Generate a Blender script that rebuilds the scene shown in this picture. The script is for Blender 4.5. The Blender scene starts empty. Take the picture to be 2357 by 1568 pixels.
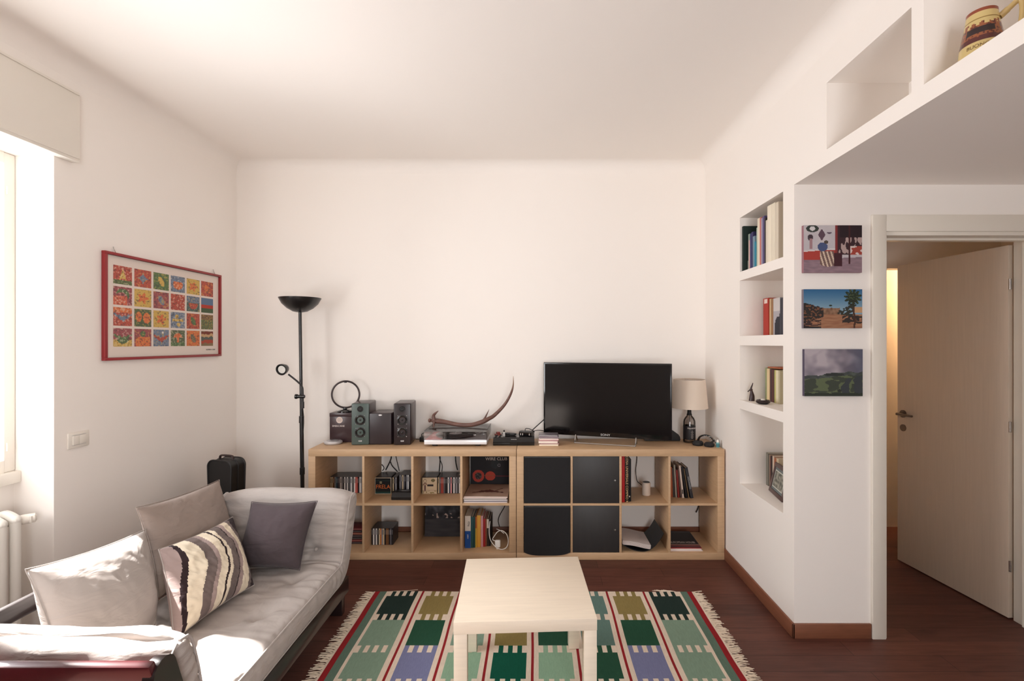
import bpy, bmesh, math, random
from mathutils import Vector, Matrix, noise
random.seed(7)
R = math.radians
SC = bpy.context.scene
COL = SC.collection
# ------------------------------------------------------------------ camera
F = 1128.0                     # focal length in pixels of the 2357 px wide frame
cd_ = bpy.data.cameras.new('camera'); cam = bpy.data.objects.new('camera', cd_); COL.objects.link(cam)
cam.location = (0, 0, 1.55); cam.rotation_euler = (R(90), 0, 0)
cd_.sensor_width = 36; cd_.lens = 36 * F / 2357; cd_.clip_start = .02
cd_.shift_x = -56.5 / 2357; cd_.shift_y = 6.0 / 2357
SC.camera = cam
SC.view_settings.view_transform = 'Standard'; SC.view_settings.look = 'None'
SC.view_settings.gamma = 1; SC.view_settings.use_curve_mapping = False
SC.view_settings.exposure = 0.0
# ------------------------------------------------------------------ light
W = bpy.data.worlds.new('world'); SC.world = W; W.use_nodes = True
bgn = W.node_tree.nodes['Background']; bgn.inputs[0].default_value = (.80, .90, 1, 1); bgn.inputs[1].default_value = 1.2
def lamp(name, kind, loc, rot, energy, color=(1, 1, 1), **kw):
    l = bpy.data.lights.new(name, kind); l.energy = energy; l.color = color
    for k, v in kw.items(): setattr(l, k, v)
    o = bpy.data.objects.new(name, l); COL.objects.link(o); o.location = loc; o.rotation_euler = rot
    return o
sd = Vector((1, -.30, -1.08)).normalized()
lamp('sun', 'SUN', (-6, 2, 6), sd.to_track_quat('-Z', 'Y').to_euler(), 62, (1, .96, .92), angle=R(.8))
lamp('sky_light_window', 'AREA', (-2.80, 1.72, 1.75), (0, R(-105), R(24)), 82, (.99, .99, 1), shape='RECTANGLE', size=1.5, size_y=1.4)
lamp('added_rear_fill', 'AREA', (.55, -1.88, 1.45), (R(100), 0, R(32)), 98, (.99, .99, 1), shape='RECTANGLE', size=1.3, size_y=1.7)  # added fill lamp behind the camera, aimed at the left and back walls
try:
    SC.cycles.use_denoising = True; SC.cycles.max_bounces = 10; SC.cycles.diffuse_bounces = 7
    SC.cycles.caustics_reflective = False; SC.cycles.caustics_refractive = False; SC.cycles.sample_clamp_indirect = 6
except Exception: pass
# ------------------------------------------------------------------ materials
def lin(c):
    return tuple(((x/255)/12.92 if x/255 <= .04045 else ((x/255+.055)/1.055)**2.4) for x in c[:3]) + (1,)
MATS = {}
def mat(name, rgb, rough=.5, metal=0, spec=.5, var=0, scale=30, bump=0, bscale=200, stretch=(1,1,1), sheen=0, coat=0, attr=False, distort=0, wrinkle=0):
    if name in MATS: return MATS[name]
    m = bpy.data.materials.new(name); m.use_nodes = True; nt = m.node_tree; N = nt.nodes; L = nt.links
    b = N['Principled BSDF']; b.inputs['Roughness'].default_value = rough; b.inputs['Metallic'].default_value = metal
    b.inputs['Specular IOR Level'].default_value = spec
    b.inputs['Sheen Weight'].default_value = sheen; b.inputs['Coat Weight'].default_value = coat
    b.inputs['Base Color'].default_value = lin(rgb)
    tc = N.new('ShaderNodeTexCoord'); mp = N.new('ShaderNodeMapping'); mp.inputs['Scale'].default_value = stretch
    L.new(tc.outputs['Object'], mp.inputs[0])
    src = None
    if attr:
        a = N.new('ShaderNodeAttribute'); a.attribute_name = 'Col'; src = a.outputs['Color']; L.new(src, b.inputs['Base Color'])
    if var:
        n = N.new('ShaderNodeTexNoise'); n.inputs['Scale'].default_value = scale; n.inputs['Detail'].default_value = 5; n.inputs['Distortion'].default_value = distort
        L.new(mp.outputs[0], n.inputs['Vector'])
        mr = N.new('ShaderNodeMapRange'); mr.inputs[1].default_value = .3; mr.inputs[2].default_value = .7
        mr.inputs[3].default_value = 1-var; mr.inputs[4].default_value = 1+var
        L.new(n.outputs['Fac'], mr.inputs[0])
        mx = N.new('ShaderNodeVectorMath'); mx.operation = 'SCALE'
        if src: L.new(src, mx.inputs[0])
        else: mx.inputs[0].default_value = lin(rgb)[:3]
        L.new(mr.outputs[0], mx.inputs['Scale']); L.new(mx.outputs[0], b.inputs['Base Color'])
    if bump:
        n2 = N.new('ShaderNodeTexNoise'); n2.inputs['Scale'].default_value = bscale; n2.inputs['Detail'].default_value = 3
        L.new(mp.outputs[0], n2.inputs['Vector'])
        bp = N.new('ShaderNodeBump'); bp.inputs['Strength'].default_value = bump; bp.inputs['Distance'].default_value = .002
        L.new(n2.outputs['Fac'], bp.inputs['Height']); L.new(bp.outputs[0], b.inputs['Normal'])
    if wrinkle:
        n4 = N.new('ShaderNodeTexNoise'); n4.inputs['Scale'].default_value = 11; n4.inputs['Detail'].default_value = 3; n4.inputs['Distortion'].default_value = .7
        mp4 = N.new('ShaderNodeMapping'); mp4.inputs['Scale'].default_value = (.55, .75, 1.9); mp4.inputs['Rotation'].default_value = (.6, .25, .5)
        L.new(tc.outputs['Object'], mp4.inputs[0]); L.new(mp4.outputs[0], n4.inputs['Vector'])
        b4 = N.new('ShaderNodeBump'); b4.inputs['Strength'].default_value = wrinkle; b4.inputs['Distance'].default_value = .022
        L.new(n4.outputs['Fac'], b4.inputs['Height'])
        if bump: L.new(b4.outputs[0], bp.inputs['Normal'])
        else: L.new(b4.outputs[0], b.inputs['Normal'])
    MATS[name] = m; return m
def clear_mat(name, tint=(1,1,1), gloss=.08, rough=.02):
    m = bpy.data.materials.new(name); m.use_nodes = True; nt = m.node_tree; N = nt.nodes; L = nt.links
    N.remove(N['Principled BSDF']); t = N.new('ShaderNodeBsdfTransparent'); t.inputs[0].default_value = (*tint, 1)
    g = N.new('ShaderNodeBsdfGlossy'); g.inputs['Roughness'].default_value = rough
    f = N.new('ShaderNodeLayerWeight'); f.inputs[0].default_value = .25
    mr = N.new('ShaderNodeMapRange'); mr.inputs[3].default_value = gloss*.5; mr.inputs[4].default_value = min(1, gloss*7)
    L.new(f.outputs['Fresnel'], mr.inputs[0])
    mx = N.new('ShaderNodeMixShader'); L.new(mr.outputs[0], mx.inputs[0]); L.new(t.outputs[0], mx.inputs[1]); L.new(g.outputs[0], mx.inputs[2])
    L.new(mx.outputs[0], N['Material Output'].inputs[0]); return m
def floor_mat():
    m = bpy.data.materials.new('plank_floor'); m.use_nodes = True; nt = m.node_tree; N = nt.nodes; L = nt.links; b = N['Principled BSDF']
    tc = N.new('ShaderNodeTexCoord'); br = N.new('ShaderNodeTexBrick')
    br.offset = .37; br.inputs['Scale'].default_value = 1; br.inputs['Brick Width'].default_value = 1.15; br.inputs['Row Height'].default_value = .118
    br.inputs['Mortar Size'].default_value = .0012; br.inputs['Mortar Smooth'].default_value = .1
    br.inputs['Color1'].default_value = lin((98, 58, 47)); br.inputs['Color2'].default_value = lin((80, 47, 39)); br.inputs['Mortar'].default_value = lin((36, 20, 17))
    L.new(tc.outputs['Object'], br.inputs['Vector'])
    mp = N.new('ShaderNodeMapping'); mp.inputs['Scale'].default_value = (2.2, 22, 1); L.new(tc.outputs['Object'], mp.inputs[0])
    n = N.new('ShaderNodeTexNoise'); n.inputs['Scale'].default_value = 2.2; n.inputs['Detail'].default_value = 8; n.inputs['Distortion'].default_value = .6; L.new(mp.outputs[0], n.inputs['Vector'])
    mr = N.new('ShaderNodeMapRange'); mr.inputs[1].default_value = .3; mr.inputs[2].default_value = .7; mr.inputs[3].default_value = .78; mr.inputs[4].default_value = 1.2; L.new(n.outputs['Fac'], mr.inputs[0])
    n3 = N.new('ShaderNodeTexNoise'); n3.inputs['Scale'].default_value = 4.5; n3.inputs['Detail'].default_value = 2
    mp3 = N.new('ShaderNodeMapping'); mp3.inputs['Scale'].default_value = (1, 3, 1); L.new(tc.outputs['Object'], mp3.inputs[0]); L.new(mp3.outputs[0], n3.inputs['Vector'])
    mr3 = N.new('ShaderNodeMapRange'); mr3.inputs[1].default_value = .62; mr3.inputs[2].default_value = .74; mr3.inputs[3].default_value = 1; mr3.inputs[4].default_value = .72; L.new(n3.outputs['Fac'], mr3.inputs[0])
    mu = N.new('ShaderNodeMath'); mu.operation = 'MULTIPLY'; L.new(mr.outputs[0], mu.inputs[0]); L.new(mr3.outputs[0], mu.inputs[1])
    vm = N.new('ShaderNodeVectorMath'); vm.operation = 'SCALE'; L.new(br.outputs['Color'], vm.inputs[0]); L.new(mu.outputs[0], vm.inputs['Scale']); L.new(vm.outputs[0], b.inputs['Base Color'])
    b.inputs['Roughness'].default_value = .5; b.inputs['Specular IOR Level'].default_value = .35
    bp = N.new('ShaderNodeBump'); bp.inputs['Strength'].default_value = .15; bp.inputs['Distance'].default_value = .001; L.new(n.outputs['Fac'], bp.inputs['Height']); L.new(bp.outputs[0], b.inputs['Normal'])
    return m
WALL = mat('wall_paint', (244, 238, 232), .85, spec=.2, bump=.12, bscale=60)
WHITE = mat('white_lacquer', (232, 226, 216), .4)
DOORM = mat('door_lacquer', (226, 219, 207), .38)
FLOOR = floor_mat()
SKIRT = mat('brown_skirting', (128, 80, 58), .45, var=.1, scale=8, stretch=(1, 1, 12))
BIRCH = mat('birch_veneer', (194, 160, 124), .48, var=.07, scale=3, stretch=(3, 3, 28), distort=.5)
BIRCHT = mat('birch_veneer_table', (238, 224, 204), .42, var=.035, scale=3, stretch=(2, 26, 26), distort=.4)
LINEN = mat('grey_beige_cotton', (172, 164, 159), .95, spec=.1, sheen=.08, bump=.25, bscale=700, wrinkle=.42)
TAUPE = mat('taupe_cotton', (148, 134, 126), .95, spec=.1, sheen=.08, bump=.25, bscale=700, wrinkle=.42)
DARKC = mat('dark_grey_cotton', (78, 69, 72), .95, spec=.1, sheen=.1, bump=.25, bscale=700, wrinkle=.35)
PAINT = mat('printed', (255, 255, 255), .6, attr=True, spec=.3)
GLOSSP = mat('printed_gloss', (255, 255, 255), .3, attr=True)
CLOTHP = mat('woven_print', (255, 255, 255), .95, attr=True, spec=.1, sheen=.08, bump=.3, bscale=500, wrinkle=.4)
RUGM = mat('woven_wool', (255, 255, 255), .97, attr=True, spec=.05, var=.07, scale=60, stretch=(4, .6, 1), bump=.6, bscale=260)
DWOOD = mat('dark_stained_wood', (30, 20, 20), .3, spec=.55, coat=.25, var=.2, scale=10)
MAHOG = mat('mahogany_stained_wood', (70, 20, 26), .28, spec=.55, coat=.3, var=.2, scale=8)
BLACK = mat('black_plastic', (20, 18, 19), .35)
BLACKM = mat('matte_black', (26, 24, 25), .65)
BLACKG = mat('gloss_black', (12, 11, 13), .12)
METB = mat('black_metal', (18, 16, 17), .32, spec=.6)
CHROME = mat('brushed_steel', (190, 188, 186), .25, 1)
SILVER = mat('silver_plastic', (205, 203, 204), .3, .4)
SCREEN = mat('dark_screen', (9, 8, 9), .13, spec=.45)
CREAM = mat('cream_yarn', (222, 205, 184), .95, spec=.1)
RED = mat('red_frame', (146, 38, 42), .4)
PAPER = mat('paper', (232, 226, 216), .8)
FGLASS = clear_mat('clear_glass'); LIDM = clear_mat('clear_acrylic', (.93, .93, .93), .12)
# ------------------------------------------------------------------ mesh builder
def lerp(a, b, t): return a + (b - a) * t
class MB:
    def __init__(s): s.v = []; s.f = []; s.c = []; s.hc = False
    def add(s, v, f, col=None, M=None):
        k = len(s.v); s.v += [(M @ Vector(p)) if M else Vector(p) for p in v]
        for q in f: s.f.append([i + k for i in q]); s.c.append(col)
        if col is not None: s.hc = True
        return s
    def box(s, x0, x1, y0, y1, z0, z1, col=None, M=None, bev=0, seg=2):
        if bev <= 0:
            v = [(x, y, z) for x in (x0, x1) for y in (y0, y1) for z in (z0, z1)]
            return s.add(v, [(0,1,3,2), (4,6,7,5), (0,4,5,1), (2,3,7,6), (0,2,6,4), (1,5,7,3)], col, M)
        bm = bmesh.new(); bmesh.ops.create_cube(bm, size=1)
        for q in bm.verts: q.co = Vector((lerp(x0, x1, q.co.x+.5), lerp(y0, y1, q.co.y+.5), lerp(z0, z1, q.co.z+.5)))
        bmesh.ops.bevel(bm, geom=bm.edges[:], offset=bev, segments=seg, affect='EDGES', profile=.5, clamp_overlap=True)
        bm.verts.ensure_lookup_table(); v = [q.co.copy() for q in bm.verts]; f = [[w.index for w in g.verts] for g in bm.faces]
        bm.free(); return s.add(v, f, col, M)
    def prism(s, poly, a0, a1, axis='y', col=None, M=None):
        n = len(poly)
        def P(p, a): return {'x': (a, p[0], p[1]), 'y': (p[0], a, p[1]), 'z': (p[0], p[1], a)}[axis]
        v = [P(p, a0) for p in poly] + [P(p, a1) for p in poly]
        f = [list(range(n)), list(range(2*n-1, n-1, -1))] + [(i, (i+1) % n, n+(i+1) % n, n+i) for i in range(n)]
        return s.add(v, f, col, M)
    def tube(s, pts, r, n=8, closed=False, col=None, M=None, flat=1.0):
        P = [Vector(p) for p in pts]; m = len(P); rr = r if isinstance(r, (list, tuple)) else [r]*m
        v = []; up = Vector((0, 0, 1)); prev = None
        for i, p in enumerate(P):
            if closed: t = P[(i+1) % m] - P[i-1]
            else: t = P[min(i+1, m-1)] - P[max(i-1, 0)]
            t.normalize()
            if prev is None:
                a = up if abs(t.z) < .9 else Vector((1, 0, 0)); u = t.cross(a).normalized()
            else: u = (prev - t * prev.dot(t)).normalized()
            prev = u; w = t.cross(u)
            for k in range(n):
                a = 2*math.pi*k/n; v.append(p + u*math.cos(a)*rr[i] + w*math.sin(a)*rr[i]*flat)
        f = []
        for i in range(m if closed else m-1):
            j = (i+1) % m
            for k in range(n): f.append((i*n+k, i*n+(k+1) % n, j*n+(k+1) % n, j*n+k))
        if not closed: f.append(list(range(n))[::-1]); f.append([(m-1)*n+k for k in range(n)])
        return s.add(v, f, col, M)
    def lathe(s, prof, c=(0,0,0), n=32, col=None, M=None, cols=None):
        v = []; f = []; m = len(prof); c = Vector(c)
        for r, z in prof:
            for k in range(n):
                a = 2*math.pi*k/n; v.append(c + Vector((max(r, 1e-5)*math.cos(a), max(r, 1e-5)*math.sin(a), z)))
        fc = []
        for i in range(m-1):
            for k in range(n): f.append((i*n+k, i*n+(k+1) % n, (i+1)*n+(k+1) % n, (i+1)*n+k)); fc.append(cols[i] if cols else col)
        k0 = len(s.v); s.v += [(M @ p) if M else p for p in v]
        for q, cc in zip(f, fc): s.f.append([i+k0 for i in q]); s.c.append(cc)
        if col is not None or cols: s.hc = True
        return s
    def ball(s, c, r, n=16, m=10, col=None, M=None):
        rx, ry, rz = r if isinstance(r, (tuple, list)) else (r, r, r)
        v = [(c[0]+rx*math.sin(math.pi*j/m)*math.cos(2*math.pi*k/n), c[1]+ry*math.sin(math.pi*j/m)*math.sin(2*math.pi*k/n), c[2]+rz*math.cos(math.pi*j/m)) for j in range(m+1) for k in range(n)]
        f = [(j*n+k, (j+1)*n+k, (j+1)*n+(k+1) % n, j*n+(k+1) % n) for j in range(m) for k in range(n)]
        return s.add(v, f, col, M)
    def face_grid(s, o, ux, uy, nx, ny, fn):
        """painted rectangle: origin o, edge vectors ux, uy; fn(u, v) -> sRGB colour"""
        o, ux, uy = Vector(o), Vector(ux), Vector(uy); k = len(s.v)
        for j in range(ny+1):
            for i in range(nx+1): s.v.append(o + ux*(i/nx) + uy*(j/ny))
        for j in range(ny):
            for i in range(nx):
                a = k + j*(nx+1) + i; s.f.append([a, a+1, a+nx+2, a+nx+1]); s.c.append(fn((i+.5)/nx, (j+.5)/ny))
        s.hc = True; return s
    def build(s, name, mt, parent=None, world=False, smooth=35, merge=True):
        V = s.v
        if world and parent is not None:
            r = parent
            while r.parent: r = r.parent
            I = (Matrix.Translation(r.location) @ r.rotation_euler.to_matrix().to_4x4()).inverted(); V = [I @ p for p in V]
        off = Vector((0, 0, 0))
        if parent is None and not getattr(s, 'keep', False):
            xs = [p.x for p in V]; ys = [p.y for p in V]; zs = [p.z for p in V]
            off = Vector(((min(xs)+max(xs))/2, (min(ys)+max(ys))/2, min(zs)))
        me = bpy.data.meshes.new(name); me.from_pydata([p - off for p in V], [], s.f)
        if s.hc:
            ca = me.color_attributes.new('Col', 'FLOAT_COLOR', 'CORNER'); i = 0; buf = []
            cache = {}
            for q, c in zip(s.f, s.c):
                c = c or (128, 128, 128); l = cache.get(c)
                if l is None: l = cache[c] = lin(c)
                buf += list(l) * len(q)
            ca.data.foreach_set('color', buf)
        bm = bmesh.new(); bm.from_mesh(me)
        if merge: bmesh.ops.remove_doubles(bm, verts=bm.verts[:], dist=1e-5)
        bmesh.ops.recalc_face_normals(bm, faces=bm.faces[:]); bm.to_mesh(me); bm.free()
        me.materials.append(mt)
        if smooth: me.shade_smooth(); me.set_sharp_from_angle(angle=R(smooth))
        o = bpy.data.objects.new(name, me); COL.objects.link(o)
        if parent is not None: o.parent = parent
        else: o.location = off
        return o
def tag(o, label=None, cat=None, group=None, kind=None):
    if label: o['label'] = label
    if cat: o['category'] = cat
    if group: o['group'] = group
    if kind: o['kind'] = kind
    return o
def thing(name, label, cat, loc, rz=0, group=None, rx=0, ry=0):
    o = bpy.data.objects.new(name, None); COL.objects.link(o); o.location = loc; o.rotation_euler = (rx, ry, rz)
    o.empty_display_size = .05; return tag(o, label, cat, group)
def copy_tree(o, parent=None):
    c = o.copy(); COL.objects.link(c); c.parent = parent
    for ch in list(o.children): copy_tree(ch, c)
    return c
def struct(name, mb, m): return tag(mb.build(name, m, None), kind='structure')
def text(s, string, size, col=None, M=None, ext=.0006, align='CENTER', sx=1.0):
    cu = bpy.data.curves.new('t', 'FONT'); cu.body = string; cu.size = size; cu.extrude = ext; cu.align_x = align; cu.align_y = 'CENTER'; cu.resolution_u = 3
    ob = bpy.data.objects.new('t', cu); me = bpy.data.meshes.new_from_object(ob)
    s.add([(v.co.x*sx, v.co.y, v.co.z) for v in me.vertices], [list(p.vertices) for p in me.polygons], col, M)
    bpy.data.objects.remove(ob); bpy.data.curves.remove(cu); bpy.data.meshes.remove(me)
def facing(x, y, z): return Matrix.Translation((x, y, z)) @ Matrix.Rotation(R(90), 4, 'X')     # upright, facing -Y
def px(x, y, D): return Vector(((x-1235)*D/F, D, 1.55-(y-790)*D/F))
def spline(pts, n):
    P = [Vector(p) for p in pts]; out = []
    for i in range(len(P)-1):
        a = P[max(i-1, 0)]; b = P[i]; c = P[i+1]; d = P[min(i+2, len(P)-1)]
        for k in range(n):
            t = k/n; out.append(.5*((2*b) + (c-a)*t + (2*a-5*b+4*c-d)*t*t + (3*b-a-3*c+d)*t*t*t))
    out.append(P[-1]); return out
def nz(x, y, z=0): return noise.noise(Vector((x, y, z)))
def mixc(a, b, t): return tuple(int(lerp(x, y, max(0, min(1, t)))) for x, y in zip(a, b))

# ================================================================== the setting
XL, XR, YB, YF, H = -2.41, 1.355, 3.935, -1.6, 3.0
YP, XE = 2.578, 3.6                    # plane of the picture wall, far side of the passage
m = MB(); m.box(-2.9, 4.6, -1.9, 4.4, -.06, 0); struct('floor', m, FLOOR)
m = MB(); m.box(-2.9, 1.9, -1.9, 4.2, H, H+.08)
rc = .09
def cove(m, axis, a0, a1, cx, cz, sx):
    poly = [(cx, cz)] + [(cx + sx*rc*(1-math.sin(t)), cz - rc*(1-math.cos(t))) for t in [R(90*k/10) for k in range(11)]]
    m.prism(poly, a0, a1, axis)
cove(m, 'y', YF, YB, XL, H, 1); cove(m, 'y', YF, YB, XR, H, -1); cove(m, 'x', XL, XR, YB, H, -1)
struct('ceiling', m, WALL)
m = MB(); m.box(-2.7, XR+.45, YB, YB+.12, 0, H); struct('wall_back', m, WALL)
# left wall: window recess (Y 0.95..2.447) reaching down to the floor
m = MB()
m.box(XL-.3, XL, 2.447, YB+.1, 0, H); m.box(XL-.3, XL, YF-.1, .95, 0, H); m.box(XL-.3, XL, .95, 2.447, 2.485, H)
m.box(XL-.3, XL-.2, .95, 2.447, 0, .857)
struct('wall_left', m, WALL)
# wall behind the camera, its opening added to let fill light in
m = MB()
m.box(-2.7, -.15, YF-.12, YF, 0, H); m.box(1.25, XE+.1, YF-.12, YF, 0, H); m.box(-.15, 1.25, YF-.12, YF, 0, .55); m.box(-.15, 1.25, YF-.12, YF, 2.35, H)
struct('wall_front', m, WALL)
# right wall with its four bookshelf niches
m = MB(); x1 = 1.755; xs = 1.355+.33
m.box(XR, x1, YP, 2.693, 0, H); m.box(XR, x1, 3.266, YB, 0, H); m.box(xs, x1, 2.693, 3.266, 0, H)
for z0, z1 in ((0, .615), (1.114, 1.172), (1.535, 1.597), (1.966, 2.024), (2.384, H)): m.box(XR, xs, 2.693, 3.266, z0, z1)
struct('wall_right', m, WALL)
# dropped storage loft over the passage, with open niches in its face
m = MB(); d = .383; zb = 2.384
m.box(XR+d, XE, YF, YP, zb, H); m.box(XR, XR+d, YF, YP, zb, 2.455); m.box(XR, XR+d, YF, YP, 2.765, H)
for a, b in ((2.288, YP), (1.715, 1.771), (.90, .956), (.10, .156), (YF, -.64)): m.box(XR, XR+d, a, b, 2.455, 2.765)
struct('wall_loft', m, WALL)
# picture wall with the doorway 1.84..2.66, its hall beyond
m = MB(); yt = 2.728
m.box(x1, 1.828, YP, yt, 0, H); m.box(2.673, XE, YP, yt, 0, H); m.box(1.828, 2.673, YP, yt, 2.125, H)
struct('wall_doorway', m, WALL)
m = MB(); m.box(XE, XE+.1, YF-.1, yt, 0, H); struct('wall_passage', m, WALL)
m = MB()
m.box(1.70, 3.12, 3.80, 3.90, 2.13, 2.6); m.box(3.12, 3.7, 3.80, 3.90, 0, 2.6); m.box(1.70, 2.3, 3.80, 3.90, 0, 2.13)
m.box(3.6, 3.7, yt, 3.8, 0, 2.6); m.box(1.66, 1.755, 3.9, 4.3, 0, 2.6)
m.box(1.70, 4.6, 4.13, 4.23, 0, 2.6); m.box(4.5, 4.6, 3.8, 4.2, 0, 2.6); m.box(3.6, 4.6, 3.8, 3.9, 0, 2.6); m.box(1.6, 4.7, yt, 4.3, 2.55, 2.65)
struct('wall_hall', m, WALL)
lamp('hall_lamp', 'POINT', (3.45, 4.015, 2.05), (0, 0, 0), 27, (1, .64, .32), shadow_soft_size=.06)
m = MB(); m.box(XR-.013, XR, YP-.013, YB, 0, .078, bev=.004); struct('baseboard_right', m, SKIRT)
m = MB(); m.box(XR-.013, 1.755, YP-.013, YP, 0, .078, bev=.004); struct('baseboard_pier', m, SKIRT)
m = MB(); m.box(XL, XR-.014, YB-.015, YB, 0, .078, bev=.004); struct('baseboard_back', m, SKIRT)
m = MB(); m.box(2.748, XE-.013, YP-.013, YP, 0, .078, bev=.004); struct('baseboard_doorway', m, SKIRT)
m = MB(); m.box(XE-.013, XE, YF, YP, 0, .078, bev=.004); struct('baseboard_passage', m, SKIRT)
m = MB(); m.box(XL, XL+.013, 2.447, YB-.016, 0, .078, bev=.004); struct('baseboard_left', m, SKIRT)
# door_1: casing, jamb, leaf, handle
dr = bpy.data.objects.new('door_1', None); COL.objects.link(dr); dr.location = (1.84, YP, 0); tag(dr, kind='structure')
m = MB()
m.box(1.757, 1.828, YP-.018, YP, 0, 2.222, bev=.003); m.box(1.828, 2.674, YP-.018, YP, 2.135, 2.222, bev=.003); m.box(2.674, 2.745, YP-.018, YP, 0, 2.222, bev=.003)
m.box(1.818, 1.837, YP-.008, yt+.01, 0, 2.125, bev=.002); m.box(2.664, 2.683, YP-.008, yt+.01, 0, 2.125, bev=.002); m.box(1.822, 2.678, YP-.008, yt+.01, 2.115, 2.138, bev=.002)
m.build('door_frame', DOORM, dr, world=True); m = MB(); m.box(1.836, 1.848, YP+.06, YP+.10, 0, 2.1151); m.box(2.653, 2.665, YP+.06, YP+.10, 0, 2.1151); m.box(1.8485, 2.6525, YP+.06, YP+.10, 2.103, 2.1155)
m.build('door_stop', DOORM, dr, world=True)
la = math.atan2(3.497-2.753, 2.579-2.650)      # leaf direction
LEAFM = mat('leaf_veneer', (204, 188, 170), .42, var=.03, scale=4, stretch=(20, 20, 1))
ML = Matrix.Translation((2.664, 2.748, 0)) @ Matrix.Rotation(la, 4, 'Z')
m = MB(); m.box(0, .752, -.02, .02, .008, 2.10, bev=.003, M=ML); leaf = m.build('door_leaf', LEAFM, dr, world=True)
# side facing the room (-X) is local +Y of the leaf
m = MB(); m.tube([ML @ Vector((.70, .02, 1.053)), ML @ Vector((.70, .067, 1.053))], .009)
m.tube([ML @ Vector((.705, .067, 1.053)), ML @ Vector((.58, .067, 1.053))], [.010, .008]); 
m.tube([ML @ Vector((.70, .018, 1.053)), ML @ Vector((.70, .028, 1.053))], .026, n=20)
m.tube([ML @ Vector((.70, .018, .955)), ML @ Vector((.70, .026, .955))], .024, n=20)
STEELD = mat('satin_nickel', (120, 108, 98), .35, .9)
m.build('door_handle', STEELD, leaf, world=True)
for z in (.30, 1.08, 1.88):
    m = MB(); m.tube([(2.650, 2.742, z-.03), (2.650, 2.742, z+.03)], .006, n=10); m.build('hinge', CHROME, dr, world=True)
# window_1 in the recess of the left wall
wn = bpy.data.objects.new('window_1', None); COL.objects.link(wn); wn.location = (-2.61, .95, .915); tag(wn, kind='structure')
m = MB(); xw0, xw1 = -2.665, -2.60
for a, b in ((.951, 1.00), (2.392, 2.446), (1.672, 1.728)): m.box(xw0, xw1, a, b, .915, 2.484, bev=.006)
for a, b in ((1.0, 1.672), (1.728, 2.392)): m.box(xw0, xw1, a, b, .915, .975); m.box(xw0, xw1, a, b, 2.43, 2.484)
m.build('window_frame', WHITE, wn, world=True)
m = MB(); m.box(-2.64, -2.636, .99, 2.40, .97, 2.435); m.build('glass_pane', FGLASS, wn, world=True)
m = MB(); m.box(-2.70, -2.572, .951, 2.446, .858, .915, bev=.004); m.build('window_sill', WHITE, wn, world=True)
m = MB(); m.tube([(-2.598, 2.405, 1.02), (-2.598, 2.405, 1.06)], .004); m.build('hinge', WHITE, wn, world=True); m = MB(); m.tube([(-2.598, 2.405, 2.28), (-2.598, 2.405, 2.32)], .004); m.build('hinge', WHITE, wn, world=True)
w3 = bpy.data.objects.new('added_rear_window', None); COL.objects.link(w3); w3.location = (.55, YF, .55); tag(w3, kind='structure')  # unseen window, added to go with the rear fill lamp
m = MB()
for x0_, x1_ in ((-.15, -.09), (.52, .58), (1.19, 1.25)): m.box(x0_, x1_, YF-.09, YF-.03, .55, 2.35, bev=.006)
for x0_, x1_ in ((-.09, .52), (.58, 1.19)): m.box(x0_, x1_, YF-.09, YF-.03, .55, .61); m.box(x0_, x1_, YF-.09, YF-.03, 2.29, 2.35)
m.build('window_frame', WHITE, w3, world=True)  # frame of the added rear window
m = MB(); m.box(-.10, 1.20, YF-.062, YF-.058, .60, 2.30); m.build('glass_pane', FGLASS, w3, world=True)  # pane of the added rear window
# shutter box above the window
m = MB(); m.box(XL, -2.365, .80, 2.54, 2.485, 2.843, bev=.004)
m.box(-2.367, -2.360, .80, 2.535, 2.500, 2.506, bev=.001); m.box(-2.367, -2.360, .80, 2.535, 2.828, 2.834, bev=.001)
struct('trim_1', m, WHITE)
# ================================================================== big furniture
# ---- two birch cube shelving units
def shelf_unit(x0, label, cat='shelf unit'):
    w = 1.486; y0, y1 = 3.503, 3.893; t = thing('shelf_unit', label, cat, (x0, y0, 0), 0, None)
    D = y1-y0
    m = MB(); m.box(0, w, 0, D, .74, .79, bev=.0015); m.build('top_panel', BIRCH, t)
    m = MB(); m.box(0, w, 0, D, 0, .05, bev=.0015); m.build('bottom_panel', BIRCH, t)
    for a in (0, w-.05):
        m = MB(); m.box(a, a+.05, .0006, D, .05, .74, bev=.0015); m.build('side_panel', BIRCH, t)
    iw = (w-.1-3*.016)/4
    for k in range(3):
        a = .05+iw*(k+1)+.016*k; m = MB(); m.box(a, a+.016, .002, D, .05, .74, bev=.0008); m.build('divider', BIRCH, t)
    m = MB()
    for k in range(4):
        a = .05+(iw+.016)*k; m.box(a, a+iw, .003, D, .387, .403)
    m.build('middle_shelf', BIRCH, t)
    return t
XA, XB = -1.632, -.142
shelf_unit(XA, 'birch cube shelf unit on the left, holding discs and records, speakers on top')
sB = shelf_unit(XB, 'birch cube shelf unit on the right, with black inserts, television on top')
iw = (1.486-.1-.048)/4
def comp(x0, k): a = x0+.05+(iw+.016)*k; return a, a+iw
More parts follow.
